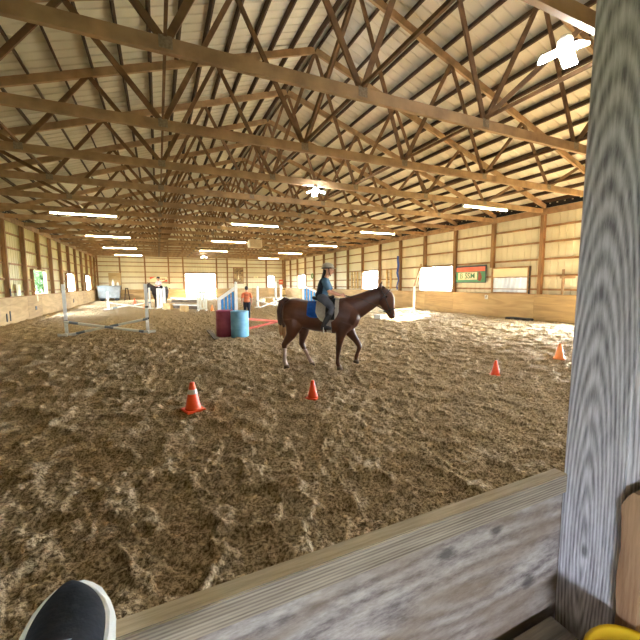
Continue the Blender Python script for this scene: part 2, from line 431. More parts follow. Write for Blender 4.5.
portal(((FD[0] + FD[1]) / 2, SD, 1.5), ((FD[0] + FD[1]) / 2, 0, 1.5), 3.6, 3)
portal((SR, (DOORR[0] + DOORR[1]) / 2, 1.6), (0, (DOORR[0] + DOORR[1]) / 2, 1.6), 4.1, 3.2)
# near end wall (behind the viewer) with an added doorway, sized to light the foreground
ND = (-4.1, -2.3, -.12, 2.1)
wnr = siding('wall_front', 'x', YN, SL, SR, 0, [ND], -1, gable=gab); struct(wnr)
doorframe(3, 'x', YN, ND[0], ND[1], ND[3], 1)
portal(((ND[0] + ND[1]) / 2, YN, 1.0), ((ND[0] + ND[1]) / 2, 10, 1.0), ND[1] - ND[0], 2.1)

# ---- roof sheets (ribs run down the slope) and purlins
def roof_z(x): return APEX + .19 + .15 - abs(x - CX) * SLOPE
bm = bmesh.new(); yy = YN - .3; cols = []
while yy < SD + .3:
    for d_, o_ in ((0, 0), (.23, 0), (.25, .022), (.285, .022)): cols.append((yy + d_, o_))
    yy += .305
prev = None
for y, o in cols:
    row = [bm.verts.new((x, y, roof_z(x) + o)) for x in (SL - .45, CX, SR + .45)]
    if prev:
        for i in range(2): bm.faces.new((prev[i], prev[i + 1], row[i + 1], row[i]))
    prev = row
mb = MB(); mb.bm.free(); mb.bm = bm
ceil_ = struct(mb.build('ceiling', 'roof'))
nP = 18
for sgn in (-1, 1):
    for i in range(nP):
        dx = .12 + i * (10.95 - .12) / (nP - 1); x = CX + sgn * dx
        z = APEX + .19 + .065 - dx * SLOPE
        p = MB(); up = Vector((sgn * SLOPE, 0, 1)).normalized()
        p.beam((x, YN, z), (x, SD, z), .05, .14, up); p.build('purlin', 'purlin', ceil_)

# ================================================================== ROOF TRUSSES
BN = [-7.4, -4.42, -1.42, 1.42, 4.35, 7.35]; TN = [-8.95, -5.95, -2.95, 0, 2.95, 5.95, 8.95]
def tz(dx): return APEX - abs(dx) * SLOPE
def make_truss():
    t = thing('roof_truss', '', 'truss', (CX, 0, 0))
    a = SR - CX - .12; bl = CX - SL - .12
    o = MB(); o.beam((-bl, 0, H - .01), (a, 0, H - .01), .075, .19); bc = o.build('bottom_chord', 'truss', t)
    for sx, e_ in ((-1, bl), (1, a)):
        o = MB(); up = Vector((sx * SLOPE, 0, 1)).normalized(); c = up * .095
        o.beam(Vector((0, 0, tz(0))) + c, Vector((sx * (e_ + .35), 0, tz(e_ + .35))) + c, .075, .19, up); o.build('top_chord', 'truss', t)
    for i, x in enumerate(TN):
        for j in (i - 1, i):
            if 0 <= j < len(BN):
                o = MB(); dy = .0
                o.beam((x, dy, tz(x) + .06), (BN[j], dy, H + .02), .1, .042, (0, 1, 0)); 
                o.build('web', 'web', t)
    for x in BN:
        for sy in (-1, 1):
            o = MB(); o.box((x, sy * .041, H + .02), (.17, .004, .16)); o.build('gusset_plate', 'plate', bc)
    return t
tr = make_truss()
names = ['nearest timber roof truss, dark underside above the lamp beside the big post',
         'large timber roof truss crossing the top left of the view',
         'second long timber roof truss down from the top left corner',
         'timber roof truss with the small bright lamp at its middle',
         'timber roof truss just beyond the small bright lamp',
         'timber roof truss above the first long light of the left row is the next beyond',
         'timber roof truss carrying the nearest lights of the left and middle rows']
far_l = 'timber roof truss in the crowded far half of the arena roof'
for i, y in enumerate(TY):
    t = tr if i == 0 else dup(tr)
    t.location = (CX, y, 0)
    if i == 5: lab = 'timber roof truss just this side of the first long left light'
    elif i < 7: lab = names[i]
    elif i == 9: lab = 'timber roof truss carrying the second lights of the left and middle rows'
    elif i == 12: lab = 'timber roof truss carrying the third light of the left row'
    elif i == 15: lab = 'timber roof truss carrying the farthest light of the left row'
    elif i == 16: lab = 'farthest timber roof truss, close to the back wall'
    else: lab = far_l; t['group'] = 'roof trusses in the far half of the arena'
    t['label'] = lab
blab = ['beside the left wall', 'second in from the left wall', 'just left of the ridge', 'just right of the ridge', 'second in from the right wall', 'beside the right wall']
for x, l in zip(BN, blab):
    o = MB(); o.beam((CX + x, 1.5, H + .115), (CX + x, 43.8, H + .115), .042, .06)
    b_ = o.build('roof_brace', 'web'); tag(b_, 'long lengthwise timber brace over the trusses, %s' % l, 'brace')
for (x0, ya, x1, yb, l) in ((BN[3], 5.4, 3.2, 2.85, 'short slanting timber brace rising towards the nearest lamp'),
                          (BN[2], 7.95, -.9, 5.4, 'short slanting timber brace over the second big truss')):
    o = MB(); o.beam((CX + x0, ya - .06, H + .12), (CX + x1, yb + .06, tz(x1) - .2), .042, .09)
    tag(o.build('roof_brace', 'web'), l, 'brace')

# ================================================================== LIGHTS
def make_fluor():
    t = thing('fluorescent_light', 'x', 'ceiling light')
    o = MB(); o.box((0, 0, .045), (2.44, .11, .05)); o.build('housing', 'metalwhite', t, bevel=.006)
    for sy in (-.035, .035):
        o = MB(); o.tube([(-1.19, sy, 0, .019), (1.19, sy, 0, .019)], n=10); o.build('tube', 'tubeglow', t, smooth=True)
    for sx in (-1.2, 1.2):
        o = MB(); o.box((sx, 0, .005), (.03, .13, .06)); o.build('end_cap', 'metalwhite', t)
    return t
fl_ = make_fluor()
FL = [(-2.7, 18.15, 'long fluorescent light, nearest of the left row'), (-2.67, 25.82, 'long fluorescent light, second of the left row'),
      (-2.68, 33.48, 'long fluorescent light, third of the left row'), (-2.6, 41.15, 'long fluorescent light, farthest of the left row'),
      (4.65, 18.15, 'long fluorescent light, nearest of the middle row'), (4.7, 25.82, 'long fluorescent light in the middle row beside the hanging heater box'),
      (4.7, 33.48, 'long fluorescent light in the middle row nearest the round far lamp'),
      (12.1, 10.5, 'long fluorescent light under the right trusses near the big post'), (12.05, 18.15, 'long fluorescent light of the right row above the brown horse head'),
      (12.05, 25.82, 'long fluorescent light, third from the near end of the right row'),
      (12.05, 33.48, 'long fluorescent light, second from the far end of the right row'), (12.05, 41.15, 'long fluorescent light, farthest of the right row')]
for i, (x, y, l) in enumerate(FL):
    t = fl_ if i == 0 else dup(fl_); t.location = (x, y, H - .105 - .07); t['label'] = l; t['group'] = 'long fluorescent lights under the trusses'
def make_lamp():
    t = thing('ceiling_lamp', '', 'ceiling lamp')
    o = MB(); o.lathe([(.05, .1), (.07, .06), (.07, 0), (.05, -.02)], 14); o.build('lamp_base', 'metalwhite', t, smooth=True)
    for k in range(3):
        a = k * 2 * PI / 3 + .3; rot = Matrix.Rotation(a, 3, 'Z') @ Matrix.Rotation(R(18), 3, 'Y')
        o = MB(); o.box(rot @ Vector((.15, 0, -.02)), (.2, .13, .03), rot); o.build('light_panel', 'bulb', t, bevel=.008)
    return t
lp = make_lamp(); lp.scale = (1.25,) * 3; lp.location = (4.95, 3.16, 4.78); lp['label'] = 'bright winged lamp hanging beside the big near post'
dup(lp, (4.65, 10.5, H - .2), 1.0, 'small bright round lamp at the middle of the arena roof')
dup(lp, (4.42, 38.6, 4.6), 2.0, 'small round lamp near the far wall above the bright doorway')
o = MB(); o.box((0, 0, 0), (.85, .5, .5)); hb = thing('heater_box', 'beige box heater hanging among the far trusses', 'heater', (5.93, 23.33, 4.36))
M['beige'] = mat('beige enamel', (206, 188, 158), (220, 203, 172), (5, 5, 5), .5)
o.build('casing', 'beige', hb, bevel=.02)
for sx in (-.35, .35): o = MB(); o.beam((sx, 0, .25), (sx, 0, .43), .015, .015); o.build('hanger', 'darkmetal', hb)
o = MB()
for k in range(7): o.box((0, -.255, -.18 + k * .06), (.7, .012, .02))
o.build('louvre', 'girt', hb)


# ================================================================== WALL ITEMS
M['tan'] = mat('tan painted filler', (196, 160, 96), (220, 184, 116), (5, 5, 5), .6)
M['plastic'] = mat('milky plastic sheet', (196, 204, 212), (226, 232, 236), (3, 3, 1), .3)
_b = M['plastic'].node_tree.nodes['Principled BSDF']; _b.inputs['Transmission Weight'].default_value = .006; _b.inputs['Roughness'].default_value = .7
M['cream'] = mat('cream panel', (238, 224, 180), (246, 234, 196), (2, 2, 2), .6)
M['red'] = mat('sign red', (224, 104, 78), (234, 120, 92), (5, 5, 5), .6)  # sign red, green and brown paled: bright haze is put into the colours
M['green'] = mat('sign green', (72, 136, 94), (86, 150, 106), (5, 5, 5), .6)
M['teal'] = mat('sign dark edge', (48, 62, 66), (66, 82, 86), (5, 5, 5), .6)
M['brown'] = mat('sign brown', (128, 60, 36), (150, 76, 48), (12, 12, 12), .6)
M['black'] = mat('black rubber', (24, 24, 25), (36, 36, 37), (20, 20, 20), .6)
M['blueflag'] = mat('blue nylon', (34, 70, 158), (52, 96, 190), (9, 9, 2), .6)
M['leaf'] = mat('leaf green', (64, 104, 44), (104, 146, 66), (9, 9, 9), .6)

def text(name, body, size, loc, rot, m, parent, ext=.004, align='CENTER'):
    cu = bpy.data.curves.new(name, 'FONT'); cu.body = body; cu.size = size; cu.extrude = ext; cu.align_x = align; cu.align_y = 'CENTER'; cu.offset = size * .012
    t = bpy.data.objects.new(name, cu); C.objects.link(t)
    dg = bpy.context.evaluated_depsgraph_get(); dg.update()
    me = bpy.data.meshes.new_from_object(t.evaluated_get(dg)); bpy.data.objects.remove(t)
    me.materials.clear(); me.materials.append(M[m]); o = bpy.data.objects.new(name, me); C.objects.link(o)
    o.location = loc; o.rotation_euler = rot; o.parent = parent
    return o
RW_ROT = (PI / 2, 0, -PI / 2)        # lettering on the right wall, read facing +x
# painted feed-store style sign: 2.1 wide
t = thing('wall_sign', 'wide red and green lettered sign hung on the cream right wall', 'sign', (SR - .13, 14.45, 2.2), 0)
o = MB(); o.box((0, 0, 0), (.03, 2.1, .94)); o.build('sign_board', 'teal', t)
o = MB(); o.box((-.02, .0, .27), (.012, 1.98, .24)); o.build('header_band', 'red', t)
o = MB(); o.box((-.02, .0, -.15), (.012, 1.98, .56)); o.build('lower_field', 'green', t)
o = MB(); o.box((-.03, .18, -.1), (.012, 1.3, .4)); o.build('letter_panel', 'cream', t)
text('lettering', 'B SSM', .42, (-.04, .18, -.1), RW_ROT, 'green', t)
o = MB()
o.tube([(-.035, -.62, -.36, .1), (-.035, -.68, -.18, .13), (-.035, -.66, 0, .09), (-.035, -.6, .1, .06)], n=10)
for v in o.bm.verts: v.co.x = -.035 + (v.co.x + .035) * .12
o.build('figure', 'brown', t)
t = thing('letter_card', 'small white card with a black F on the right kickboard', 'sign', (XR - .025, 13.24, .99))
o = MB(); o.box((0, 0, 0), (.012, .2, .22)); o.build('card', 'white', t)
text('letter', 'F', .2, (-.008, 0, 0), RW_ROT, 'black', t)
# blanked window with plastic sheet
t = bpy.data.objects.new('window_9', None); C.objects.link(t); t.location = (SR - .1, 12.05, 0); t['kind'] = 'structure'
o = MB(); o.box((0, 0, 2.22), (.03, 1.95, .46)); o.build('upper_panel', 'cream', t)
bm_ = MB()
n = 60
for k in range(n):
    a0_ = -.97 + 1.94 * k / n; a1_ = -.97 + 1.94 * (k + 1) / n
    f = lambda a, z: .02 * math.sin(a * 26 + z * 5) + .012 * math.sin(a * 61 - z * 9)
    for z0, z1 in ((1.24, 1.5), (1.5, 1.75), (1.75, 2.0)):
        vs_ = [bm_.bm.verts.new((f(a, z) + .02, a, z)) for a, z in ((a0_, z0), (a1_, z0), (a1_, z1), (a0_, z1))]; bm_.bm.faces.new(vs_)
bmesh.ops.remove_doubles(bm_.bm, verts=bm_.bm.verts[:], dist=1e-4)
bm_.build('plastic_sheet', 'plastic', t, smooth=True)
for z in (1.42, 1.99): o = MB(); o.box((-.03, 0, z), (.04, 2.1, .04)); o.build('window_bar', 'girt', t)
for y in (-1.0, 1.0): o = MB(); o.box((0, y, 1.84), (.06, .07, 1.26)); o.build('window_frame', 'teal', t)
# blue nylon streamer on a post
o = MB(); pts = []
for k in range(13):
    z = 3.62 - k * .195; pts.append((XR - .1 + .02 * math.sin(k), 20.72 + .06 * math.sin(k * 1.3), z, .1 if k < 8 else .05, .04))
o.tube(pts, lat=(0, 1, 0), n=10); tag(o.build('streamer', 'blueflag', smooth=True), 'long blue nylon streamer hanging down a right wall post', 'streamer')
def rack(y, lab, n=3):
    t = thing('pole_rack', lab, 'rack', (SR - .14, y, 0), 0, 'wooden racks on the right wall')
    for k in range(n): o = MB(); o.box((0, (k - (n - 1) / 2) * .48, 2.0), (.09, .15, 1.45)); o.build('upright', 'tan', t)
    for k in range(4): o = MB(); o.box((-.06, 0, 1.45 + k * .36), (.03, .48 * (n - 1) + .1, .05)); o.build('rung', 'kick', t)
rack(27.1, 'pale wooden rack on the right wall behind the rider'); rack(22.05, 'pale wooden rack on the right wall above the horse head', 2)
o = MB(); o.beam((XR - .035, 18.35, 2.95), (XR - .06, 19.1, 1.19), .14, .04, (1, 0, 0)); tag(o.build('loose_board', 'truss'), 'slanting loose board leaning on the right wall post', 'board')
t = thing('wooden_bracket', 'small wooden cross bracket on the right wall beside the near post', 'bracket', (XR - .04, 9.42, 1.22))
o = MB(); o.box((0, 0, .53), (.06, .09, 1.06)); o.build('upright', 'truss', t)
o = MB(); o.box((-.04, -.2, .72), (.03, .62, .09)); o.build('crossbar', 'truss', t)
o = MB(); o.lathe([(.0, 0)] and [(.33, -.02), (.36, .02), (.3, .035)], 24, cap=False)
o = MB(); n = 22
for k in range(n):
    a = 2 * PI * k / n; o.ell((0, .24 * math.cos(a), .24 * math.sin(a)), (.05, .075, .06), 8)
wr_ = o.build('wreath', 'leaf', None, smooth=True); wr_.location = (XR - .055, 36.2, 2.56); tag(wr_, 'small green wreath hanging on the right wall', 'wreath')
o = MB(); o.box((0, 0, .05), (.5, 1.1, .1)); o = o.build('rubber_mat', 'black', bevel=.02); o.location = (15.25, 11.1, .0); tag(o, 'black rubber mat lying against the right kickboard', 'mat')
# far wall
t = thing('banner', 'cream banner with red corners on the far left wall', 'banner', (.08, D + .02, 2.33))
o = MB(); o.box((0, 0, 0), (1.85, .02, .58)); o.build('cloth', 'cream', t)
for sx in (-1, 1): o = MB(); o.poly([(sx * .925, -.012, .29 * -sx), (sx * .925, -.012, .0), (sx * .3, -.012, .29 * -sx)], (0, -.006, 0)); o.build('corner_patch', 'red', t)
for k, wd_ in enumerate((.2, .12, .24, .14)):
    o = MB(); o.box((.0 + k * .22, -.016, .02), (wd_, .01, .12)); o.build('lettering', 'brown', t)
o = MB(); o.box((0, 0, 0), (2.2, .03, .5)); M['palegreen'] = mat('pale green panel', (188, 206, 172), (200, 216, 184), (2, 2, 2), .6)
o = o.build('wall_panel', 'palegreen'); o.location = (.6, D + .0, 1.55); tag(o, 'pale green board under the cream banner', 'board')
o = MB(); o.box((0, 0, 0), (1.2, .03, 1.5)); o = o.build('wall_panel', 'kick'); o.location = (-4.4, D - .02, 2.3); tag(o, 'tan board on the far wall above the grey cart', 'board')
M['paint'] = mat('dark picture print', (96, 74, 52), (186, 156, 108), (2.2, 2.2, 2.2), .6, dist=1.5)
t = thing('poster', 'tall dark framed picture on the far wall', 'picture', (9.42, D + .03, 2.82))
o = MB(); o.box((0, 0, 0), (1.3, .03, 2.1)); o.build('frame', 'brown', t)
o = MB(); o.box((0, -.02, 0), (1.2, .02, 2.0)); o.build('print', 'paint', t)
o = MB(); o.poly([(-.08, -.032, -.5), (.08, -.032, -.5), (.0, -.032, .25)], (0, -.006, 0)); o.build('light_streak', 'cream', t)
t = thing('small_notice', 'small pale lettered notice on the far wall right of the picture', 'sign', (11.7, D + .05, 2.6)); o = MB(); o.box((0, 0, 0), (.55, .02, .3)); o.build('card', 'cream', t)
for k in (-1, 1): o = MB(); o.box((k * .11, -.014, 0), (.09, .01, .16)); o.build('lettering', 'leaf', t)
t = thing('small_notice', 'small red notice in the far right corner', 'sign', (15.1, D - .05, 1.98)); o = MB(); o.box((0, 0, 0), (.6, .02, .6)); o.build('card', 'red', t)
o = MB(); o.box((0, -.015, 0), (.4, .01, .12)); o.build('stripe', 'cream', t)
# left wall bits
for y, z, sy, sz in ((20.6, 1.42, .1, .34), (24.1, .5, .22, .2), (19.9, .32, .1, .36), (20.3, .36, .09, .44), (30.4, .4, .25, .3), (33.6, .5, .2, .3)):
    o = MB(); o.box((XL + .03, y, z), (.03, sy, sz)); o.build('dark_hole_patch', 'black', wl)  # black blocks stand in for the darkness of holes in the boards
for y, z in ((24.5, 1.0), (22.1, 1.5)):
    o = MB(); o.box((XL + (.03 if z < 1.2 else -.1), y, z), (.03, .14 if z < 1.2 else .5, .3 if z < 1.2 else .56)); o.build('patch_board', 'cream', wl)

# ================================================================== CONES
M['cone'] = mat('orange cone plastic', (255, 84, 34), (255, 100, 46), (6, 6, 6), .4)
M['cone2'] = mat('lighter orange cone plastic', (252, 148, 78), (255, 164, 92), (6, 6, 6), .4)
M['band'] = mat('pale cone band', (226, 214, 206), (240, 230, 224), (20, 20, 20), .4)
def cone(x, y, h, lab, m='cone', band=False, rz=0.4, grp=None):
    t = thing('traffic_cone', lab, 'cone', (x, y, float(ground_h(np.array([x]), np.array([y]))[0]) - .004), rz, grp)
    w_ = h * .37; r0 = h * .28
    o = MB(); o.box((0, 0, .014), (w_ * 2 * .88, w_ * 2 * .88, .028)); o.build('base', m, t, bevel=.008)
    o = MB(); o.lathe([(r0, .026), (r0 * .93, .045), (r0 * .3, h * .96), (r0 * .24, h), (r0 * .12, h)], 24); c_ = o.build('body', m, t, smooth=True)
    if band:
        rr = lambda z: r0 * .93 + (r0 * .3 - r0 * .93) * (z - .045) / (h * .96 - .045)
        o = MB(); o.lathe([(rr(h * .6) + .002, h * .6), (rr(h * .76) + .002, h * .76)], 24, cap=False); o.build('band', 'band', c_, smooth=True)
cone(.36, 5.05, .40, 'tall red-orange cone with a pale band, nearest on the left', band=True, rz=.3)
cone(2.08, 4.86, .285, 'small orange cone in front of the brown horse', rz=.7)
cone(5.76, 4.62, .29, 'red-orange cone halfway between the horse and the big post', rz=.2)
cone(8.22, 4.95, .36, 'light orange cone beside the big grey post', 'cone2', rz=.5)
cone(-1.98, 35.4, .5, 'small far cone in front of the back wall left of the dark pony', rz=.1)
cone(3.15, 24.0, .42, 'pinkish far cone beside the bright doorway', 'cone2')
cone(-.95, 28.6, .42, 'small far cone behind the left jump standard', 'cone2')

# ================================================================== JUMPS
M['stripe'] = None
def stripe_mat(name, c1, c2, period, frac):
    m = mat(name, c1, c1, rough=.5); nt = m.node_tree; N = nt.nodes; L = nt.links; b = N['Principled BSDF']
    tc = N.new('ShaderNodeTexCoord'); sp = N.new('ShaderNodeSeparateXYZ'); L.new(tc.outputs['Object'], sp.inputs[0])
    a = N.new('ShaderNodeMath'); a.operation = 'DIVIDE'; a.inputs[1].default_value = period; L.new(sp.outputs['Y'], a.inputs[0])
    f = N.new('ShaderNodeMath'); f.operation = 'FRACT'; L.new(a.outputs[0], f.inputs[0])
    g = N.new('ShaderNodeMath'); g.operation = 'LESS_THAN'; g.inputs[1].default_value = frac; L.new(f.outputs[0], g.inputs[0])
    mx = N.new('ShaderNodeMixRGB'); mx.inputs[1].default_value = s2l(c1); mx.inputs[2].default_value = s2l(c2); L.new(g.outputs[0], mx.inputs[0])
    L.new(mx.outputs[0], b.inputs['Base Color']); return m
M['stripe'] = stripe_mat('white and slate striped pole', (232, 230, 216), (122, 132, 142), 1.1, .25)
M['pink'] = mat('faded red pole paint', (206, 92, 74), (222, 116, 96), (5, 5, 5), .6)
M['jblue'] = mat('bright blue jump paint', (34, 124, 190), (52, 144, 208), (6, 6, 6), .5)
M['greyplank'] = mat('weathered plank', (92, 78, 62), (128, 110, 90), (2, 2, 9), .8)
def pole(a, b, m, lab, r=.045, grp=None, name='jump_pole'):
    a, b = Vector(a), Vector(b); L_ = (b - a).length
    o = MB(); o.tube([(0, -L_ / 2, 0, r), (0, L_ / 2, 0, r)], n=12); o = o.build(name, m, smooth=False)
    o.location = (a + b) / 2; o.rotation_mode = 'QUATERNION'; o.rotation_quaternion = (b - a).to_track_quat('Y', 'Z')
    return tag(o, lab, 'jump pole', grp)
def standard(x, y, h, lab, rz=0, m='white', wdt=.1, cups=(.5,), name='jump_standard'):
    t = thing(name, lab, 'jump stand', (x, y, 0), rz)
    o = MB(); o.box((0, 0, h / 2 + .03), (wdt, wdt, h - .03)); o.build('upright', m, t, bevel=.006)
    for k in range(2):
        a = k * PI / 2; rot = Matrix.Rotation(a, 3, 'Z')
        for s_ in (-1, 1):
            o = MB(); o.box(rot @ Vector((s_ * .15, 0, .05)), (.22, .05, .09), rot); o.build('foot', m, t, bevel=.006)
    for z in cups:
        o = MB(); o.box((0, -wdt / 2 - .02, z), (.09, .05, .06)); o.box((0, 0, z), (wdt + .02, wdt + .02, .03)); o.build('jump_cup', 'black', t)
    return t
def wing(x, y, rz, wd, h_out, h_in, lab, slat='jblue', n=4, rail_in=None, z0=.16, pw=.1):
    """outer post at local x=0, inner post at local x=wd"""
    t = thing('jump_wing', lab, 'jump stand', (x, y, 0), rz)
    rail_in = rail_in or h_in - .12
    for px, hh in ((0, h_out), (wd, h_in)):
        o = MB(); o.box((px, 0, hh / 2), (pw, .09, hh)); 
        if px: o.lathe([(.05, 0), (.055, .03), (.02, .07)], 12, c=(px, 0, hh))
        o.build('post', 'white', t)
        o = MB(); o.box((px, 0, .05), (.09, .7, .1)); o.build('foot', 'white', t, bevel=.006)
    o = MB(); o.beam((0, 0, h_out - .05), (wd, 0, rail_in), .06, .11); o.build('top_rail', 'white', t)
    o = MB(); o.box((wd / 2, 0, z0), (wd - .06, .05, .1)); o.build('bottom_rail', 'white', t)
    sw = (wd - pw) / n * .62
    for k in range(n):
        px = pw / 2 + (wd - pw) * (k + .5) / n; zt_ = h_out - .09 + (rail_in - h_out) * px / wd
        o = MB(); o.box((px, 0, (z0 + zt_) / 2), (sw, .03, zt_ - z0)); o.build('slat', slat, t)
    return t
# front-left cross rail
standard(-2.94, 14.58, 1.76, 'tall white jump standard nearest the left wall', .15, cups=(.52,))
standard(-.42, 14.13, 1.75, 'tall white jump standard between the left jump poles and the dark pony', .15, cups=(.54, .95))
pole((-2.97, 14.50, .5), (-.55, 14.02, .08), 'stripe', 'striped pole sloping down to the right in the near left jump')
pole((-2.80, 14.6, .05), (-.40, 14.02, .53), 'stripe', 'striped pole sloping up to the right in the near left jump')
# second cross rail behind
standard(-3.22, 28.35, 1.25, 'short white jump standard in front of the grey cart', .1, 'white', .14, cups=(.5,))
standard(-.6, 28.0, 1.5, 'white jump standard at the pony legs', .1, 'white', .12, cups=(.45,))
pole((-3.2, 28.2, .52), (-.7, 27.85, .08), 'offwhite', 'pale pole sloping down to the right in the far left jump')
pole((-3.1, 28.28, .1), (-.6, 27.86, .48), 'stripe', 'striped pole sloping up to the right in the far left jump')
# gate with planks and the box filler
wing(-.06, 27.7, -.4, .45, 1.46, 1.5, 'wide white jump wing standing before the dark pony', 'white', 1, 1.38, pw=.15)
o = MB(); o.box((0, 0, .22), (.75, .4, .44)); o = o.build('jump_box', 'tan', bevel=.02); o.location = (.62, 26.55, 0); o.rotation_euler = (0, 0, -.9); tag(o, 'tan box filler at the foot of the white wing', 'jump filler')
jx = lambda f: (.75 + 1.65 * f, 26.4 - 2.1 * f)
for z, m_, l in ((.82, 'white', 'topmost white pole of the planked jump'), (.36, 'white', 'lower white pole of the planked jump')):
    a, b = jx(0), jx(1); pole((a[0] - .0, a[1], z), (b[0] + .06, b[1] - .08, z), m_, l)
for z, l in ((.62, 'upper weathered plank of the planked jump'), (.2, 'lowest weathered plank of the planked jump')):
    o = MB(); a, b = jx(0.02), jx(.98); o.beam((a[0], a[1] + .06, z), (b[0], b[1] + .06, z), .03, .2); o = o.build('jump_plank', 'greyplank'); tag(o, l, 'jump plank')
o = MB(); o.box((0, 0, .2), (.5, .3, .4)); o = o.build('jump_box', 'tan', bevel=.02); o.location = (1.45, 24.15, 0); o.rotation_euler = (0, 0, -.9); tag(o, 'tan box filler beside the bright doorway jump wing', 'jump filler')
wing(2.3, 24.2, -.25, .5, 1.3, 1.35, 'white jump wing in front of the bright doorway', 'white', 2, 1.2)
# blue slatted wing, barrels and red rails
wing(1.93, 12.86, 0, .6, 1.26, 1.76, 'blue slatted white jump wing behind the two barrels', 'jblue', 4, 1.62)
wing(9.75, 22.0, PI - .1, .95, 1.22, 1.72, 'blue slatted white jump wing seen over the brown horse back', 'jblue', 4, 1.62)
pole((2.80, 12.98, .06), (6.3, 13.95, .55), 'pink', 'faded red pole rising to the right behind the blue barrel')
pole((2.70, 12.72, .5), (5.7, 13.75, .06), 'pink', 'faded red pole sloping down to the right behind the orange shirted person')
standard(6.38, 14.05, 1.2, 'white jump standard hidden behind the brown horse', .2, 'white', cups=(.52,))
M['maroon'] = mat('maroon plastic drum', (146, 56, 80), (166, 74, 98), (4, 4, 4), .45)
M['drumblue'] = mat('light blue plastic drum', (104, 166, 202), (130, 190, 220), (4, 4, 4), .45)
def barrel(x, y, m, lab, h=.88, r=.29, rz=0):
    t = thing('barrel', lab, 'barrel', (x, y, -.01), rz)
    pr = [(r * .93, 0), (r, .03), (r, h * .3), (r * 1.03, h * .33), (r, h * .36), (r, h * .64), (r * 1.03, h * .67), (r, h * .7), (r, h - .05), (r * 1.02, h - .03), (r * .97, h), (r * .9, h - .025)]
    o = MB(); o.lathe(pr, 32); o.build('drum', m, t, smooth=True)
    for sx, rr in ((.6, .04), (-.6, .03)): o = MB(); o.lathe([(rr, h - .03), (rr, h - .005), (rr * .7, h)], 12, c=(sx * r, 0, 0)); o.build('bung', m, t)
barrel(2.0, 12.18, 'maroon', 'maroon plastic barrel under the blue slatted wing'); barrel(2.40, 11.70, 'drumblue', 'light blue plastic barrel beside the maroon one')
o = MB(); o.box((0, 0, .03), (.14, 2.3, .04)); o = o.build('loose_plank', 'greyplank'); o.location = (1.6, 12.45, .0); o.rotation_euler = (0, 0, -.02); tag(o, 'loose grey plank lying on the dirt left of the barrels', 'plank')
# right cross rails by the orange shirt
standard(6.5, 25.18, 1.56, 'pale grey jump standard right of the orange shirted person', .3, 'white', .14, cups=(.5,))
standard(8.28, 26.5, 1.9, 'tall white jump standard left of the brown horse tail', .3, 'white', .14, cups=(.5,))
pole((6.5, 25.05, .52), (8.2, 26.3, .08), 'white', 'white pole sloping down to the right left of the horse tail')
pole((6.75, 25.1, .08), (9.3, 27.1, .66), 'white', 'white pole sloping up to the right left of the horse tail')
o = MB(); o.box((0, 0, .3), (.55, .4, .6)); o = o.build('jump_box', 'tan', bevel=.02); o.location = (7.95, 27.3, 0); tag(o, 'tan box filler behind the tall white standard', 'jump filler')
o = MB(); o.box((0, 0, .12), (1.5, .5, .24)); o = o.build('ground_board', 'white', bevel=.02); o.location = (8.95, 27.9, 0); tag(o, 'low white box lying beyond the crossed poles', 'jump filler')
standard(13.35, 40.6, 1.5, 'white jump standard near the far right corner', 0, 'white', .2, cups=())
cone(7.1, 27.5, .5, 'pale orange cone by the crossed white poles', 'cone2')
t = thing('wooden_barrel', 'tan barrel standing in the far right corner', 'barrel', (14.9, 44.6, 0)); o = MB(); o.lathe([(.3, 0), (.36, .5), (.36, .7), (.3, 1.15)], 20); o.build('staves', 'tan', t, smooth=True)
for z in (.2, .95): o = MB(); o.lathe([(.345, z), (.345, z + .05)], 20); o.build('hoop', 'darkmetal', t)
# right-hand standard beyond the muzzle
standard(12.62, 15.4, 1.54, 'white jump standard by the right wall in front of the horse head', .1, 'white', .1, cups=(.4,))
pole((12.58, 15.3, .40), (12.25, 18.2, .05), 'white', 'white pole running from the right standard towards the horse muzzle')
o = MB(); o.box((0, 0, .1), (.55, .4, .2)); o = o.build('jump_box', 'white', bevel=.02); o.location = (9.9, 14.6, .0); o.rotation_euler = (0, 0, .4); tag(o, 'low white block lying under the horse neck', 'jump filler')

# grey cart in the far left corner
M['greyplastic'] = mat('pale grey plastic', (118, 122, 120), (140, 144, 142), (3, 3, 3), .5)
t = thing('feed_cart', 'large pale grey tub cart in the far left corner', 'cart', (-4.85, 44.6, 0))
o = MB(); o.poly([(-1.0, -.5, .3), (1.0, -.5, .3), (1.08, -.5, 1.58), (-1.08, -.5, 1.58)], (0, 1.0, 0)); o.build('tub', 'greyplastic', t, bevel=.03)
o = MB(); o.box((0, 0, 1.6), (2.3, 1.12, .06)); o.build('rim', 'greyplastic', t, bevel=.015)
for sx in (-.7, .7):
    for sy in (-.4, .4): o = MB(); o.tube([(sx, sy - .06, .17, .19), (sx, sy + .06, .17, .19)], n=16); o.build('wheel', 'black', t)
o = MB(); o.box((0, 0, .3), (1.8, .7, .08)); o.build('chassis', 'darkmetal', t)
for x, h_, r_, l in ((-4.45, .66, .13, 'tall white jug standing on the grey cart'), (-4.0, .4, .12, 'short white jug standing on the grey cart')):
    t = thing('jug', l, 'jug', (x, 44.4, 1.63)); o = MB(); o.lathe([(r_, 0), (r_, h_ * .6), (r_ * .4, h_ * .85), (r_ * .35, h_ * .9)], 14); o.build('body', 'white', t, smooth=True)
    o = MB(); o.lathe([(r_ * .42, h_ * .9), (r_ * .42, h_)], 12); o.build('cap', 'white', t)
t = thing('saddle_rack', 'dark wooden saddle rack beside the grey cart', 'rack', (-3.2, 44.7, 0))
for sx in (-.25, .25):
    for sy in (-.3, .3): o = MB(); o.beam((sx, sy, 0), (sx * .4, sy, 1.3), .07, .07); o.build('leg', 'purlin', t)
o = MB(); o.beam((0, -.45, 1.32), (0, .45, 1.32), .25, .1); o.build('top_beam', 'purlin', t)
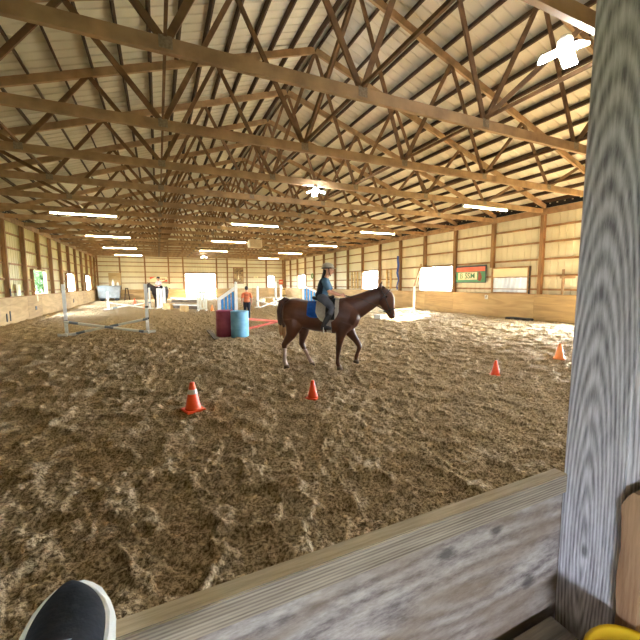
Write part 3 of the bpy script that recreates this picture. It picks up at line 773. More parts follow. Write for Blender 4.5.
o = MB(); o.box((.15, 0, .62), (.9, .5, .05)); o.build('shelf', 'greyplank', t)

# ================================================================== HORSES AND PEOPLE
M['chestnut'] = mat('chestnut coat', (70, 36, 22), (94, 52, 32), (3, 3, 3), .45, bump=.1)
M['coatdark'] = mat('dark coat', (38, 30, 28), (56, 44, 40), (3, 3, 3), .5)
M['sock'] = mat('white hair', (176, 150, 138), (212, 190, 178), (9, 9, 9), .6)
M['hoof'] = mat('hoof horn', (92, 76, 62), (128, 108, 88), (20, 20, 20), .6)
M['mane'] = mat('dark brown horsehair', (44, 24, 16), (82, 46, 28), (40, 40, 4), .6)
M['tailtip'] = mat('sandy horsehair', (178, 130, 84), (206, 164, 116), (40, 40, 4), .6)
M['leather'] = mat('black leather', (26, 22, 22), (40, 34, 32), (12, 12, 12), .45)
M['padwhite'] = mat('cream fleece pad', (204, 196, 182), (224, 216, 202), (30, 30, 30), .9)
M['padblue'] = mat('royal blue saddle cloth', (22, 84, 172), (34, 104, 196), (20, 20, 20), .8)
M['eye'] = mat('dark eye', (14, 10, 8), rough=.15)
def horse(name, lab, loc, rz, coat, scale=1, tack=True, lift=True, socks=True):
    t = thing(name, lab, 'horse', loc, rz); t.scale = (scale,) * 3
    b = MB(); LAT = (0, 1, 0)
    b.tube([(-.79, 0, 1.17, .08, .09), (-.74, 0, 1.17, .19, .19), (-.64, 0, 1.17, .245, .275), (-.5, 0, 1.145, .275, .305), (-.3, 0, 1.11, .275, .29), (-.1, 0, 1.075, .29, .305),
            (.1, 0, 1.065, .285, .32), (.3, 0, 1.07, .26, .35), (.45, 0, 1.08, .23, .365), (.6, 0, 1.04, .215, .32), (.72, 0, .99, .17, .22), (.79, 0, .96, .09, .1)], LAT, 24)
    b.tube([(.42, 0, 1.14, .17, .31), (.6, 0, 1.21, .135, .275), (.81, 0, 1.31, .11, .23), (1.0, 0, 1.41, .092, .195), (1.14, 0, 1.48, .084, .17), (1.24, 0, 1.515, .078, .145)], LAT, 20)
    b.tube([(1.19, 0, 1.615, .06, .05), (1.25, 0, 1.575, .085, .115), (1.3, 0, 1.49, .1, .165), (1.34, 0, 1.395, .098, .17), (1.38, 0, 1.29, .08, .13), (1.41, 0, 1.205, .066, .1),
            (1.435, 0, 1.135, .062, .086), (1.455, 0, 1.08, .058, .07), (1.462, 0, 1.04, .038, .042)], LAT, 20)
    for sy in (-1, 1):
        b.tube([(1.215, sy * .055, 1.64, .038, .03), (1.22, sy * .065, 1.71, .04, .025), (1.25, sy * .07, 1.79, .009, .007)], n=8)
        b.ell((.52, sy * .12, 1.0), (.17, .1, .26), 12); b.ell((-.58, sy * .12, 1.08), (.2, .13, .26), 12)
    HN = [(-.55, -.13, 1.02, .12, .2), (-.53, -.15, .86, .1, .15), (-.6, -.15, .68, .065, .088), (-.7, -.15, .55, .048, .06), (-.74, -.15, .49, .043, .055), (-.735, -.15, .38, .031, .036), (-.735, -.15, .22, .029, .033), (-.735, -.15, .15, .037, .042), (-.715, -.15, .09, .031, .034), (-.7, -.15, .05, .042, .048)]
    HF = [(-.5, .13, 1.02, .12, .2), (-.38, .15, .86, .1, .15), (-.39, .15, .68, .065, .088), (-.42, .15, .54, .048, .06), (-.43, .15, .47, .043, .053), (-.38, .15, .36, .031, .036), (-.3, .15, .21, .029, .033), (-.27, .15, .14, .037, .042), (-.235, .15, .085, .031, .034), (-.21, .15, .05, .042, .048)]
    FN = [(.5, -.12, .95, .1, .17), (.45, -.14, .8, .08, .115), (.42, -.14, .66, .06, .078), (.4, -.14, .52, .045, .055), (.385, -.14, .43, .044, .052), (.38, -.14, .37, .036, .042), (.37, -.14, .24, .028, .031), (.365, -.14, .14, .035, .038), (.385, -.14, .085, .03, .032), (.4, -.14, .05, .04, .046)]
    if lift: FF = [(.52, .12, .95, .1, .17), (.56, .14, .8, .08, .115), (.65, .14, .67, .06, .078), (.73, .14, .56, .045, .055), (.79, .14, .46, .044, .05), (.8, .14, .42, .038, .044), (.765, .14, .31, .028, .031), (.735, .14, .22, .035, .038), (.73, .14, .165, .03, .032), (.735, .14, .13, .04, .044)]
    else: FF = [(x + .12 * (1 - z), .14, z, a, c) for x, y, z, a, c in FN]
    for Lg in (HN, HF, FN, FF): b.tube([(x_, y_, z_, a_ * 1.12, c_ * 1.14) for x_, y_, z_, a_, c_ in Lg], LAT, 14)
    body = remesh(b, 'body', coat, .013, t, 5)
    if socks:
        def fn(c):
            if c.x < -.1 and c.z < (.42 if c.y < 0 else .36): return 1
            if c.x > 1.05:
                # blaze: the front line of the face
                fx = 1.345 + (1.6 - c.z) * .29
                if abs(c.y) < .045 and c.x > fx and 1.07 < c.z < 1.6: return 1
            return 0
        paint(body, ['sock'], fn)
    for (x, y, z, a, c), tilt in ((HN[-1], 0), (HF[-1], 0), (FN[-1], 0), (FF[-1], .4 if lift else 0)):
        o = MB(); o.tube([(0, 0, -.05, .056, .062), (-.008, 0, .0, .046, .052), (-.012, 0, .02, .04, .045)], LAT, 16); o = o.build('hoof', 'hoof', t, smooth=True)
        o.location = (x + .012, y, z + .0); o.rotation_euler = (0, tilt, 0)
    for sy in (-1, 1):
        o = MB(); o.ell((1.335, sy * .095, 1.48), (.022, .014, .02), 10); o.build('eye', 'eye', t, smooth=True)
        o = MB(); o.ell((1.478, sy * .048, 1.11), (.013, .01, .018), 8); o.build('nostril', 'eye', t, smooth=True)
    # tail
    o = MB(); o.tube([(-.66, 0, 1.39, .045), (-.74, 0, 1.42, .06), (-.81, 0, 1.36, .072), (-.845, 0, 1.18, .082), (-.83, 0, .98, .08), (-.81, 0, .82, .065)], LAT, 14); tl = remesh(o, 'tail', 'mane', .012, t, 3)
    o = MB()
    for k in range(14):
        a = k * 2.4; dx, dy = .05 * math.cos(a), .05 * math.sin(a)
        o.tube([(-.825 + dx, dy, .9, .022), (-.81 + dx * 1.1, dy * 1.1, .74, .02), (-.795 + dx, dy, .62 + .05 * math.sin(k), .006)], n=6)
    o.build('tail_end', 'tailtip' if socks else 'mane', tl, smooth=True)
    # mane: locks lying along the crest
    o = MB(); cr = [(.5, 1.45), (.6, 1.475), (.74, 1.52), (.9, 1.575), (1.06, 1.635), (1.2, 1.68)]
    for k in range(30):
        f = k / 29 * 5; i = min(4, int(f)); g_ = f - i; x = cr[i][0] + (cr[i + 1][0] - cr[i][0]) * g_; z = cr[i][1] + (cr[i + 1][1] - cr[i][1]) * g_
        o.tube([(x, .01, z - .02, .024), (x - .01, .055, z - .02, .022), (x - .03, .1, z - .1, .016), (x - .04, .112, z - .17 - .03 * math.sin(k * 2), .005)], n=6)
    o.tube([(1.2, 0, 1.67, .03), (1.27, 0, 1.665, .028), (1.35, 0, 1.6, .01)], n=8); o.build('mane', 'mane', t, smooth=True)
    if tack:
        def shell(x0, x1, rnd_, zlow, th, zo=0, front=0, nsx=12, nsy=10):
            """cloth lying over the barrel of the horse between x0 and x1, down to zlow"""
            bm = bmesh.new(); g = []
            def trunk(x):
                ks = [(-.5, 1.13, .275, .29), (-.3, 1.105, .275, .285), (-.1, 1.075, .29, .305), (.1, 1.065, .285, .32), (.3, 1.07, .26, .35), (.45, 1.08, .23, .365), (.6, 1.04, .215, .32)]
                for p, q_ in zip(ks, ks[1:]):
                    if p[0] <= x <= q_[0]:
                        f = (x - p[0]) / (q_[0] - p[0]); return [p[i] + (q_[i] - p[i]) * f for i in range(4)]
                return ks[0] if x < ks[0][0] else ks[-1]
            for i in range(nsx + 1):
                x = x0 + (x1 - x0) * i / nsx; _, zc, ry, rz_ = trunk(x); row = []
                zl = zlow + rnd_ * (abs(2 * i / nsx - 1) ** 3)
                amax = PI / 2 + math.asin(min(1, max(-1, (zc - zl) / (rz_ + th))))
                for j in range(-nsy, nsy + 1):
                    a = amax * j / nsy
                    row.append(bm.verts.new((x, math.sin(a) * (ry + th + zo), zc + math.cos(a) * (rz_ + th + zo))))
                g.append(row)
            for r1, r2 in zip(g, g[1:]):
                for k in range(2 * nsy): bm.faces.new((r1[k], r1[k + 1], r2[k + 1], r2[k]))
            r = bmesh.ops.solidify(bm, geom=bm.faces[:], thickness=.012)
            m_ = MB(); m_.bm.free(); m_.bm = bm; return m_
        shell(-.24, .1, .05, 1.07, .008).build('saddle_cloth', 'padblue', t, smooth=True)
        shell(-.06, .4, .2, .98, .02).build('saddle_pad', 'padwhite', t, smooth=True)
        shell(.14, .32, 0, 1.03, .034).build('saddle_flap', 'leather', t, smooth=True)
        shell(.15, .25, 0, .755, .012).build('girth', 'padwhite', t, smooth=True)
        o = MB(); o.tube([(-.16, 0, 1.47, .1, .03), (-.1, 0, 1.45, .15, .05), (.05, 0, 1.425, .13, .045), (.18, 0, 1.44, .1, .05), (.26, 0, 1.475, .06, .04), (.29, 0, 1.49, .02, .02)], LAT, 14)
        remesh(o, 'saddle_seat', 'leather', .01, t, 2)
        # bridle
        def ring(cx, cz, ry, rz_, tilt, nm, r=.011, n=28):
            o = MB(); c_, s_ = math.cos(tilt), math.sin(tilt); pts = []
            for k in range(n + 1):
                a = 2 * PI * k / n; u, v = ry * math.cos(a), rz_ * math.sin(a)
                pts.append((cx + v * c_, u, cz + v * s_, r))
            o.tube(pts, n=6); o.build(nm, 'leather', t, smooth=True)
        ring(1.4, 1.215, .076, .118, .3, 'noseband'); ring(1.29, 1.5, .106, .175, .8, 'throat_latch', .009)
        for sy in (-1, 1):
            o = MB(); o.tube([(1.22, sy * .085, 1.63, .01), (1.29, sy * .106, 1.51, .01), (1.35, sy * .1, 1.36, .01), (1.4, sy * .08, 1.22, .01), (1.425, sy * .074, 1.15, .01)], n=6); o.build('cheek_strap', 'leather', t, smooth=True)
            o = MB(); o.tube([(1.42, sy * .072, 1.14, .007), (1.15, sy * .13, 1.3, .007), (.85, sy * .135, 1.43, .007), (.5, sy * .09, 1.5, .007)], n=6); o.build('rein', 'leather', t, smooth=True)
            # stirrup leather and iron
            o = MB(); o.tube([(.17, sy * .33, 1.2, .012), (.14, sy * .385, 1.0, .012), (.12, sy * .4, .9, .01)], n=6); o.build('stirrup_leather', 'leather', t)
            o = MB(); pts = [(.12 + 0, sy * (.4) + .055 * math.cos(a), .845 + .06 * math.sin(a), .008) for a in [PI / 2 + k * 2 * PI / 16 for k in range(17)]]
            o.tube(pts, n=6); o.build('stirrup_iron', 'metalwhite', t, smooth=True)
        o = MB(); o.tube([(1.25, sy_, z_, .01) for sy_, z_ in ((-.09, 1.63), (-.05, 1.68), (0, 1.695), (.05, 1.68), (.09, 1.63))], n=6); o.build('headpiece', 'leather', t)
    return t

M['skin'] = mat('skin', (206, 150, 122), (218, 164, 136), (6, 6, 6), .55)
M['hairdark'] = mat('dark hair', (34, 24, 20), (58, 40, 32), (30, 30, 5), .55)
M['teeblue'] = mat('slate blue shirt', (62, 96, 124), (92, 128, 156), (5, 5, 5), .8)
M['vest'] = mat('dark navy vest', (26, 34, 48), (40, 50, 66), (5, 5, 5), .8)
M['greypants'] = mat('grey riding tights', (74, 76, 88), (98, 100, 112), (6, 6, 6), .8)
M['boot'] = mat('dark riding boot', (28, 28, 32), (44, 44, 48), (6, 6, 6), .5)
M['helmet'] = mat('pale grey helmet', (168, 160, 142), (188, 180, 162), (6, 6, 6), .4)
M['orangetee'] = mat('orange tee shirt', (238, 126, 86), (250, 146, 104), (5, 5, 5), .8)
M['navypants'] = mat('black leggings', (26, 26, 38), (40, 40, 54), (6, 6, 6), .8)
M['whiteshirt'] = mat('pale lilac shirt', (226, 214, 226), (240, 230, 240), (6, 6, 6), .8)
M['printpink'] = mat('dull red print', (170, 74, 58), (190, 90, 70), (6, 6, 6), .8)
def hand(b, w0, d, side, curl, s=1):
    """palm and five fingers from wrist w0 along d; side = direction of thumb, curl = direction the fingers bend to"""
    w0, d, side, curl = Vector(w0), Vector(d).normalized(), Vector(side).normalized(), Vector(curl).normalized()
    p = w0; 
    b.tube([(*p, .022 * s, .018 * s), (*(p + d * .03 * s), .034 * s, .016 * s), (*(p + d * .075 * s), .038 * s, .015 * s), (*(p + d * .09 * s), .034 * s, .012 * s)], lat=side, n=12)
    for k, L_ in enumerate((.068, .076, .07, .055)):
        r0 = p + d * .085 * s + side * (.027 - .018 * k) * s
        q1 = r0 + (d * .8 + curl * .55).normalized() * L_ * .45 * s; q2 = q1 + (d * .15 + curl).normalized() * L_ * .35 * s; q3 = q2 + (curl * .7 - d * .7).normalized() * L_ * .3 * s
        b.tube([(*(r0 - d * .02 * s), .009 * s), (*r0, .009 * s), (*q1, .0085 * s), (*q2, .008 * s), (*q3, .007 * s)], n=8)
    r0 = p + d * .035 * s + side * .03 * s; q1 = r0 + (side + d * .7).normalized() * .035 * s; q2 = q1 + (d + curl * .6).normalized() * .03 * s
    b.tube([(*(p + d * .02 * s), .012 * s), (*r0, .012 * s), (*q1, .0105 * s), (*q2, .008 * s)], n=8)
def head(b, c, yaw=0, s=1, tilt=0):
    """head centre c, facing +x turned by yaw"""
    rot = Matrix.Rotation(yaw, 3, 'Z') @ Matrix.Rotation(tilt, 3, 'Y'); P = lambda x, y, z: tuple(Vector(c) + rot @ Vector((x, y, z)) * s)
    lat = rot @ Vector((0, 1, 0))
    rg = [(.035, 0, -.115, .028, .025), (.03, 0, -.1, .045, .05), (.015, 0, -.06, .06, .078), (.004, 0, 0, .073, .092), (-.006, 0, .05, .074, .094), (-.008, 0, .085, .058, .075), (-.008, 0, .112, .02, .03)]
    b.tube([(*P(x, y, z), a * s, d_ * s) for x, y, z, a, d_ in rg], lat=lat, n=18)
    b.tube([(*P(.09, 0, .02), .008 * s), (*P(.104, 0, -.01), .012 * s), (*P(.112, 0, -.028), .014 * s), (*P(.085, 0, -.04), .012 * s)], n=8)
    b.tube([(*P(.078, -.024, -.062), .007 * s), (*P(.094, 0, -.063), .009 * s), (*P(.078, .024, -.062), .007 * s)], n=8)
    for sy in (-1, 1): b.ell(P(-.005, sy * .075, -.01), (.02 * s, .01 * s, .03 * s), 8)
    return P
def face_parts(P, s, body):
    for sy in (-1, 1):
        o = MB(); o.ell(P(.079, sy * .03, .003), (.01 * s, .014 * s, .009 * s), 10); o.build('eye', 'eye', body, smooth=True)
    o = MB(); o.tube([(*P(.082, -.022, -.063), .004 * s), (*P(.1, 0, -.064), .006 * s), (*P(.082, .022, -.063), .004 * s)], n=6); o.build('mouth', 'printpink', body, smooth=True)

# --- the chestnut horse and its rider
HX, HY, HR = 3.02, 6.62, -.57
horse('horse', 'chestnut horse with a white blaze and a blue saddle cloth, mid walk', (HX, HY, .0), HR, 'chestnut')
t = thing('person', 'rider in slate blue shirt and pale helmet on the chestnut horse', 'person', (HX, HY, 0), HR)
def rider(t, shirt, vest, pants, lod=.0055, hairc='hairdark', helm='helmet', long_hair=True):
    b = MB(); LAT = (0, 1, 0)
    b.tube([(.02, 0, 1.45, .12, .1), (.03, 0, 1.5, .135, .105), (.05, 0, 1.6, .105, .085), (.075, 0, 1.7, .12, .095), (.1, 0, 1.79, .13, .09), (.115, 0, 1.835, .1, .065), (.125, 0, 1.87, .045, .045), (.15, 0, 1.95, .042, .045)], LAT, 20)
    P = head(b, (.17, 0, 2.02), 0, .96, .08)
    for sy in (-1, 1):
        b.tube([(.1, sy * .11, 1.81, .05), (.12, sy * .155, 1.77, .046), (.17, sy * .19, 1.65, .038), (.215, sy * .205, 1.575, .036), (.32, sy * .155, 1.535, .032), (.42, sy * .09, 1.505, .024)], n=12)
        hand(b, (.42, sy * .09, 1.505), (.9, -sy * .25, -.12), (0, 0, 1), (0, -sy, -.3), .9)
        b.tube([(.02, sy * .07, 1.47, .09), (.1, sy * .17, 1.43, .085), (.22, sy * .285, 1.33, .07), (.28, sy * .335, 1.26, .056), (.25, sy * .36, 1.18, .052), (.18, sy * .375, 1.05, .045), (.12, sy * .39, .93, .034)], n=12)
        b.tube([(.09, sy * .39, .89, .035), (.15, sy * .395, .885, .034), (.22, sy * .4, .875, .03), (.26, sy * .4, .87, .018)], n=10)
        b.tube([(.12, sy * .39, .95, .036), (.11, sy * .39, .89, .034)], n=10)
    body = remesh(b, 'body', 'skin', lod, t, 3)
    face_parts(P, .96, body)
    b = MB(); b.tube([(.02, 0, 1.44, .15, .13), (.03, 0, 1.5, .156, .134), (.05, 0, 1.6, .14, .122), (.075, 0, 1.7, .15, .128), (.1, 0, 1.79, .15, .115), (.115, 0, 1.84, .105, .072), (.122, 0, 1.865, .06, .056)], LAT, 20)
    for sy in (-1, 1): b.tube([(.1, sy * .1, 1.805, .07), (.12, sy * .155, 1.775, .068), (.165, sy * .19, 1.67, .06), (.195, sy * .2, 1.61, .056)], n=12)
    sh = remesh(b, 'shirt', shirt, .008, t, 3)
    if vest: paint(sh, [vest], lambda c: 1 if (c.x < .065 + (c.z - 1.6) * .2 or c.z < 1.5) and abs(c.y) < .15 else 0)
    b = MB(); b.tube([(.0, 0, 1.42, .13, .11), (.02, 0, 1.47, .145, .118), (.035, 0, 1.53, .135, .108)], LAT, 18)
    for sy in (-1, 1): b.tube([(.02, sy * .07, 1.465, .1), (.1, sy * .17, 1.43, .095), (.22, sy * .285, 1.33, .08), (.28, sy * .335, 1.26, .066), (.25, sy * .36, 1.18, .06), (.22, sy * .367, 1.12, .055)], n=12)
    remesh(b, 'trousers', pants, .009, t, 3)
    for sy in (-1, 1):
        b = MB(); b.tube([(.235, sy * .364, 1.15, .062), (.18, sy * .375, 1.05, .056), (.125, sy * .39, .95, .045), (.105, sy * .392, .905, .044)], n=12)
        b.tube([(.07, sy * .392, .9, .04), (.13, sy * .395, .895, .042), (.22, sy * .4, .885, .038), (.275, sy * .4, .878, .022)], n=12)
        b.box((.16, sy * .397, .856), (.22, .075, .016)); remesh(b, 'boot', 'boot', .008, t, 2)
    if long_hair:
        b = MB(); b.tube([(.11, 0, 2.02, .07, .045), (.08, 0, 1.94, .055, .036), (.05, 0, 1.85, .05, .03), (.005, 0, 1.76, .045, .026), (-.02, 0, 1.7, .025, .016)], LAT, 14); remesh(b, 'hair', hairc, .008, t, 2)
    else:
        b = MB(); b.ell((.155, 0, 2.06), (.1, .085, .09)); remesh(b, 'hair', hairc, .008, t, 2)
    if helm:
        b = MB(); n = 12; cx, cz = .155, 2.045
        b.lathe([(.122, 0), (.128, .02), (.124, .05), (.108, .085), (.075, .11), (.03, .122), (.002, .124)], 24, c=(cx, 0, cz))
        for v in b.bm.verts: v.co.y *= .86; 
        b.poly([(cx + .08, -.085, cz + .012), (cx + .15, -.07, cz + .0), (cx + .185, -.03, cz - .008), (cx + .185, .03, cz - .008), (cx + .15, .07, cz), (cx + .08, .085, cz + .012)], (0, 0, .01))
        h_ = b.build('helmet', helm, t, smooth=True)
        b = MB(); b.tube([(cx + .03, -.1, cz + .01, .006), (cx + .035, -.078, cz - .07, .006), (cx + .055, -.03, cz - .148, .006), (cx + .055, .03, cz - .148, .006), (cx + .035, .078, cz - .07, .006), (cx + .03, .1, cz + .01, .006)], n=6); b.build('chin_strap', 'boot', h_)
        b = MB(); b.lathe([(.1235, 0), (.1305, .008), (.1305, .02)], 24, c=(cx, 0, cz), cap=False)
        for v in b.bm.verts: v.co.y *= .86
        b.build('helmet_band', 'boot', h_)
rider(t, 'teeblue', 'vest', 'greypants')

# --- the dark pony and rider in the far left
PX, PY, PR_ = .12, 30.2, PI + .97
horse('pony', 'dark pony standing behind the white jump wing', (PX, PY, 0), PR_, 'coatdark', 1.08, tack=False, lift=False, socks=False)
t = thing('person', 'rider in a pale lilac shirt on the dark pony', 'person', (PX, PY, .0), PR_)
rider(t, 'whiteshirt', None, 'navypants', .009, 'hairdark', 'boot', False)
t.scale = (1.08,) * 3

# --- standing person seen from behind
t = thing('person', 'standing person in an orange tee shirt seen from behind', 'person', (3.98, 17.55, 0), R(80))
b = MB(); LAT = (0, 1, 0)
b.tube([(0, 0, .82, .12, .1), (-.01, 0, .9, .14, .11), (0, 0, 1.0, .12, .09), (.005, 0, 1.12, .135, .1), (0, 0, 1.24, .155, .1), (0, 0, 1.31, .12, .075), (0, 0, 1.35, .052, .05), (.01, 0, 1.42, .048, .048)], LAT, 20)
P = head(b, (.02, 0, 1.5), 0, 1, .15)
for sy in (-1, 1):
    b.tube([(0, sy * .13, 1.28, .052), (-.01, sy * .185, 1.23, .048), (-.02, sy * .225, 1.08, .04), (-.02, sy * .235, .98, .036), (.04, sy * .235, .86, .032), (.09, sy * .225, .77, .024)], n=12)
    hand(b, (.09, sy * .225, .77), (.35, 0, -1), (1, 0, .2), (0, -sy, 0), .95)
    b.tube([(0, sy * .07, .86, .1), (0, sy * .085, .7, .085), (.01 + .03 * sy, sy * .09, .45, .056), (-.01 + .03 * sy, sy * .095, .32, .055), (-.02 + .03 * sy, sy * .1, .09, .036), (-.02 + .03 * sy, sy * .1, .05, .038)], n=12)
    b.tube([(-.05 + .03 * sy, sy * .1, .04, .035), (.06 + .03 * sy, sy * .105, .035, .036), (.15 + .03 * sy, sy * .11, .03, .025)], n=10)
body = remesh(b, 'body', 'skin', .007, t, 3); face_parts(P, 1, body)
b = MB(); b.tube([(-.01, 0, .84, .155, .125), (-.01, 0, .9, .156, .126), (0, 0, 1.0, .138, .108), (.005, 0, 1.12, .15, .115), (0, 0, 1.24, .168, .114), (0, 0, 1.31, .135, .09), (0, 0, 1.345, .065, .06)], LAT, 20)
for sy in (-1, 1): b.tube([(0, sy * .12, 1.28, .066), (-.01, sy * .185, 1.235, .066), (-.02, sy * .222, 1.1, .062), (-.02, sy * .228, 1.05, .06)], n=12)
sh = remesh(b, 'tee_shirt', 'orangetee', .009, t, 3)
o = MB(); o.box((-.118, 0, 1.2), (.012, .16, .03)); o.build('back_print', 'printpink', sh)
b = MB(); b.tube([(-.01, 0, .8, .13, .115), (-.01, 0, .88, .145, .118), (0, 0, .93, .135, .105)], LAT, 18)
for sy in (-1, 1): b.tube([(0, sy * .07, .86, .105), (0, sy * .085, .7, .095), (.01 + .03 * sy, sy * .09, .45, .066), (-.01 + .03 * sy, sy * .095, .32, .065), (-.02 + .03 * sy, sy * .1, .12, .05)], n=12)
remesh(b, 'leggings', 'navypants', .009, t, 3)
for sy in (-1, 1):
    b = MB(); b.tube([(-.065 + .03 * sy, sy * .1, .045, .03), (-.04 + .03 * sy, sy * .1, .048, .044), (.06 + .03 * sy, sy * .105, .043, .046), (.15 + .03 * sy, sy * .11, .035, .034), (.175 + .03 * sy, sy * .11, .03, .015)], n=12)
    b.tube([(-.02 + .03 * sy, sy * .1, .12, .048), (-.02 + .03 * sy, sy * .1, .05, .046)], n=12); remesh(b, 'shoe', 'boot', .008, t, 2)
b = MB(); b.ell((-.0, 0, 1.545), (.104, .09, .1)); b.tube([(-.06, 0, 1.53, .075, .045), (-.065, 0, 1.44, .05, .03)], LAT, 12); remesh(b, 'hair', 'hairdark', .008, t, 2)

# ================================================================== NEAR WALL, POST, SHOE, TUB
M['post_grain'] = grain_mat('weathered grey post timber', (124, 118, 128), (222, 216, 226), (1.05, .535, 1.0), (1.0, 1.0, .09), 780, .03, None, .8, bump=.5, knots=[(1.05,.53,1.0,1,1,.4,.0075)])
M['ply'] = grain_mat('weathered plywood', (112, 100, 100), (186, 174, 170), (.72, .58, .95), (.3, 1, 1.0), 120, .5, (134, 114, 98), .8, bump=.1, knots=[(0.780,.599,1.100,.55,1,1,0.012),(0.610,.599,1.090,.55,1,1,0.014),(0.920,.599,0.900,.55,1,1,0.016)])
M['rail'] = grain_mat('weathered rail board', (112, 98, 88), (176, 160, 144), (.2, .6, 1.6), (.05, 1.0, 1.0), 900, .02, None, .8, bump=.4)
M['railtop'] = grain_mat('pale rail edge', (164, 146, 120), (222, 206, 176), (.2, .62, 1.6), (.06, 1.0, 1.0), 420, .02, None, .8, bump=.25)
M['rawpine'] = grain_mat('brown cut pine', (134, 98, 74), (186, 148, 118), (1.1, .4, 2.0), (1, 1, .06), 260, .03, None, .8, bump=.3)
t = thing('kick_wall', 'weathered grey plywood rail wall in front of the viewer', 'wall', (0, 0, 0))
o = MB(); o.box((-2.56, .607, .6), (7.24, .012, 1.12)); o.build('plywood_sheet', 'ply', t)
o = MB(); o.box((-2.56, .605, 1.172), (7.216, .038, .056)); r_ = o.build('rail_board', 'rail', t, bevel=.002)
r_.data.materials.append(M['railtop'])
for p in r_.data.polygons:
    if p.normal.z > .8: p.material_index = 1  # upward faces take the paler edge colour
for x in (-5.9, -4.1, -2.2): o = MB(); o.box((x, .655, .6), (.09, .09, 1.18)); o.build('stud', 'post', t)
o = MB(); o.box((-2.56, .655, .5), (7.2, .08, .04)); o.build('nailer', 'rail', t)
t = thing('support_post', 'big weathered grey timber post at the right edge', 'post', (0, 0, 0))
o = MB(); o.box((1.13, .5255, 2.4), (.16, .147, 5.0)); o.build('timber', 'post_grain', t, bevel=.003)
o = MB()
zs = [0, .3, .7, .9, 1.0, 1.08, 1.14, 1.19, 1.22, 1.235]; ed = [0, .002, 0, .004, -.002, .003, .0, -.004, .008, .018]
for (z0, e0), (z1, e1) in zip(zip(zs, ed), zip(zs[1:], ed[1:])):
    o.poly([(1.055, .452 - e0, z0), (1.16, .452 - e0, z0), (1.16, .452 - e1, z1), (1.055, .452 - e1, z1)][:4] and [(1.035, .446 - e0, z0), (1.035, .40, z0), (1.035, .40, z1), (1.035, .446 - e1, z1)], (.115, 0, 0))
o.build('nailed_board', 'rawpine', t)
# viewer's deck
M['deck'] = grain_mat('worn deck board', (104, 92, 80), (150, 136, 120), (0, .3, 1.4), (.06, 1, 1), 300, .03, None, .85, bump=.3)
t = thing('viewing_deck', 'low wooden deck behind the near rail wall', 'deck', (0, 0, 0))
for k in range(12):
    o = MB(); o.box((-2.5, .51 - k * .145, .765), (7.0, .138, .03)); o.build('deck_board', 'deck', t, bevel=.003)
for x in (-5.8, -3.8, -1.8, .2, .95): o = MB(); o.box((x, -.28, .365), (.09, 1.7, .77)); o.build('joist', 'post', t)
# yellow tub
M['yellow'] = mat('yellow plastic', (236, 190, 34), (244, 202, 48), (3, 3, 3), .35)
t = thing('plastic_tub', 'yellow plastic tub on the deck at the foot of the big post', 'tub', (.93, .352, .782), .2)
o = MB(); o.lathe([(.055, 0), (.06, .01), (.082, .1), (.092, .102), (.095, .11), (.09, .118), (.083, .114), (.06, .02), (.0, .018)], 28, cap=False)
for v in o.bm.verts: v.co.x *= 1.15
o.lathe([(.055, 0), (.0005, 0)], 28, cap=False)
o.build('bowl', 'yellow', t, smooth=True)
# the viewer's shoe, toe on the rail
M['suede'] = mat('navy suede', (6, 12, 24), (12, 20, 36), (40, 40, 40), .95, bump=.3, lo=.3, hi=.7)
M['sole'] = mat('white rubber sole', (226, 228, 226), (240, 240, 238), (14, 14, 14), .5)
M['lace'] = mat('blue grey lace', (92, 112, 132), (128, 148, 166), (60, 60, 60), .8)
t = thing('shoe', 'navy suede shoe with white sole propped on the near rail', 'shoe', (-.118, .352, 1.203), .13); t.scale = (1.12, 1.08, 1.05)
prof = [(-.0, .018), (.012, .030), (.04, .037), (.09, .037), (.14, .040), (.19, .049), (.225, .051), (.25, .046), (.272, .036), (.288, .024), (.297, .013), (.300, .003)]
def shoe_ring(bm, y, hw, z, k): pass
o = MB(); n = len(prof)
out = [(hw, y) for y, hw in prof] + [(-hw * (1 if y > .12 else .95), y) for y, hw in prof[::-1]]
def offs(d): return [(x * (1 + d / max(abs(x), .012)), y + (d if y > .27 else (-d if y < .02 else 0))) for x, y in out]
rings = []
spring = lambda y: .012 * max(0, (y - .2) / .1) ** 2
for z, d in ((0, -.002), (.004, .004), (.016, .006), (.028, .005), (.033, -.001)):
    rings.append([o.bm.verts.new((x, y, z + spring(y))) for x, y in offs(d)])
for a, c in zip(rings, rings[1:]):
    for k in range(len(a)): o.bm.faces.new((a[k], a[(k + 1) % len(a)], c[(k + 1) % len(a)], c[k]))
o.bm.faces.new(rings[0][::-1]); o.bm.faces.new(rings[-1]); sl = o.build('sole', 'sole', t, smooth=False)
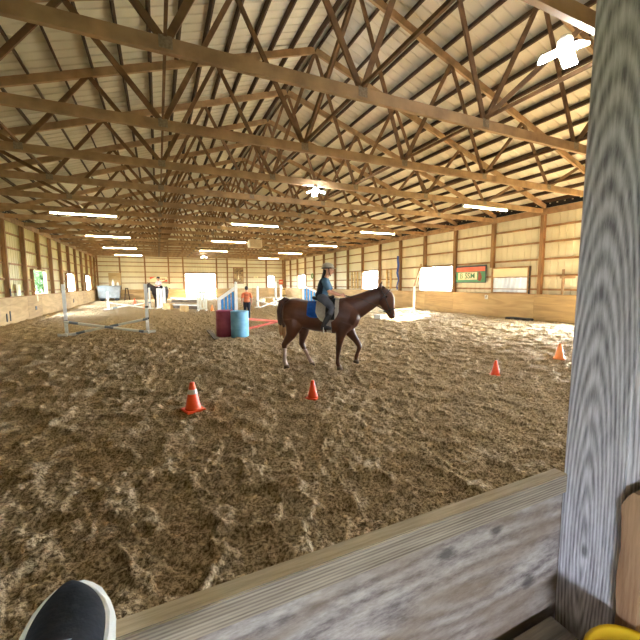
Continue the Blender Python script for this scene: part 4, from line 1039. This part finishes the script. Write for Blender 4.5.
# upper: arcs over the foot at each station
o = MB(); st = []
for y, hw in prof:
    hw2 = max(.003, hw - .0045)
    if y < .09: zt_ = .1
    elif y < .17: zt_ = .1 - .032 * (y - .09) / .08
    else: zt_ = .068 - .024 * ((y - .17) / .13) ** 1.8
    if y > .285: zt_ = .046 if y < .29 else .042 if y < .298 else .037
    if y < .01: zt_ = .095
    row = []
    for k in range(17):
        a = PI * k / 16; row.append(o.bm.verts.new((hw2 * math.copysign(abs(math.cos(a)) ** .75, math.cos(a)), min(y, .2985), .026 + spring(y) + (zt_ - .026) * math.sin(a) ** .8)))
    st.append(row)
for a, c in zip(st, st[1:]):
    for k in range(16): o.bm.faces.new((a[k], a[k + 1], c[k + 1], c[k]))
for row in (st[0], st[-1]): o.bm.faces.new(row)
for row in st[:]:
    pass
bmesh.ops.contextual_create
up_ = o.build('upper', 'suede', t, smooth=True); ms = up_.modifiers.new('s', 'SUBSURF'); ms.levels = ms.render_levels = 2
o = MB(); o.lathe([(.034, 0), (.036, .012), (.033, .02), (.029, .012)], 24, c=(0, 0, 0))
for v in o.bm.verts: v.co.y = v.co.y * 1.5 + .055; v.co.z += .096
o.build('collar', 'suede', t, smooth=True)
for k in range(5):
    y = .09 + k * .015; z = .102 - .4 * max(0, y - .09)
    for s_ in (-1, 1):
        o = MB(); o.tube([(-.02 * s_, y, z - .006, .0022), (0, y + .006, z + .001, .0026), (.02 * s_, y + .014, z - .012, .0022)], n=6); o.build('lace', 'lace', t, smooth=True)
# ================================================================== OUTSIDE TREES
M['crown'] = mat('tree leaves', (36, 50, 28), (58, 74, 46), (2, 2, 2), .9, spec=.05)
M['bark'] = mat('bark', (92, 76, 60), (120, 100, 80), (6, 6, 2), .9)
def tree(x, y, h, r, lab, seed):
    rnd = random.Random(seed); t = thing('tree', lab, 'tree', (x, y, -.1), rnd.random() * 6)
    o = MB(); o.tube([(0, 0, -.1, .2), (.05, 0, h * .4, .14), (.0, .1, h * .75, .07)], n=10); o.build('trunk', 'bark', t, smooth=True)
    bm = bmesh.new()
    for k in range(5200):
        v = Vector((rnd.gauss(0, 1), rnd.gauss(0, 1), rnd.gauss(0, 1))).normalized() * (rnd.random() ** .4)
        c = Vector((v.x * r, v.y * r, h * .55 + v.z * h * .46)); s_ = .12
        a = Vector((rnd.uniform(-1, 1), rnd.uniform(-1, 1), rnd.uniform(-1, 1))).normalized(); b2 = a.orthogonal().normalized()
        bm.faces.new([bm.verts.new(c + a * s_), bm.verts.new(c + b2 * s_ * .6), bm.verts.new(c - a * s_), bm.verts.new(c - b2 * s_ * .6)])
    m_ = MB(); m_.bm.free(); m_.bm = bm; m_.build('foliage', 'crown', t)
tree(-11.5, 37.5, 4.6, 2.3, 'leafy green tree seen through the nearest left window', 1)
tree(-12.0, 50.5, 4.8, 2.4, 'leafy green tree seen through the second left window', 2)
tree(1.5, 62, 4.2, 2.4, 'leafy green tree seen at the left of the far doorway', 4)
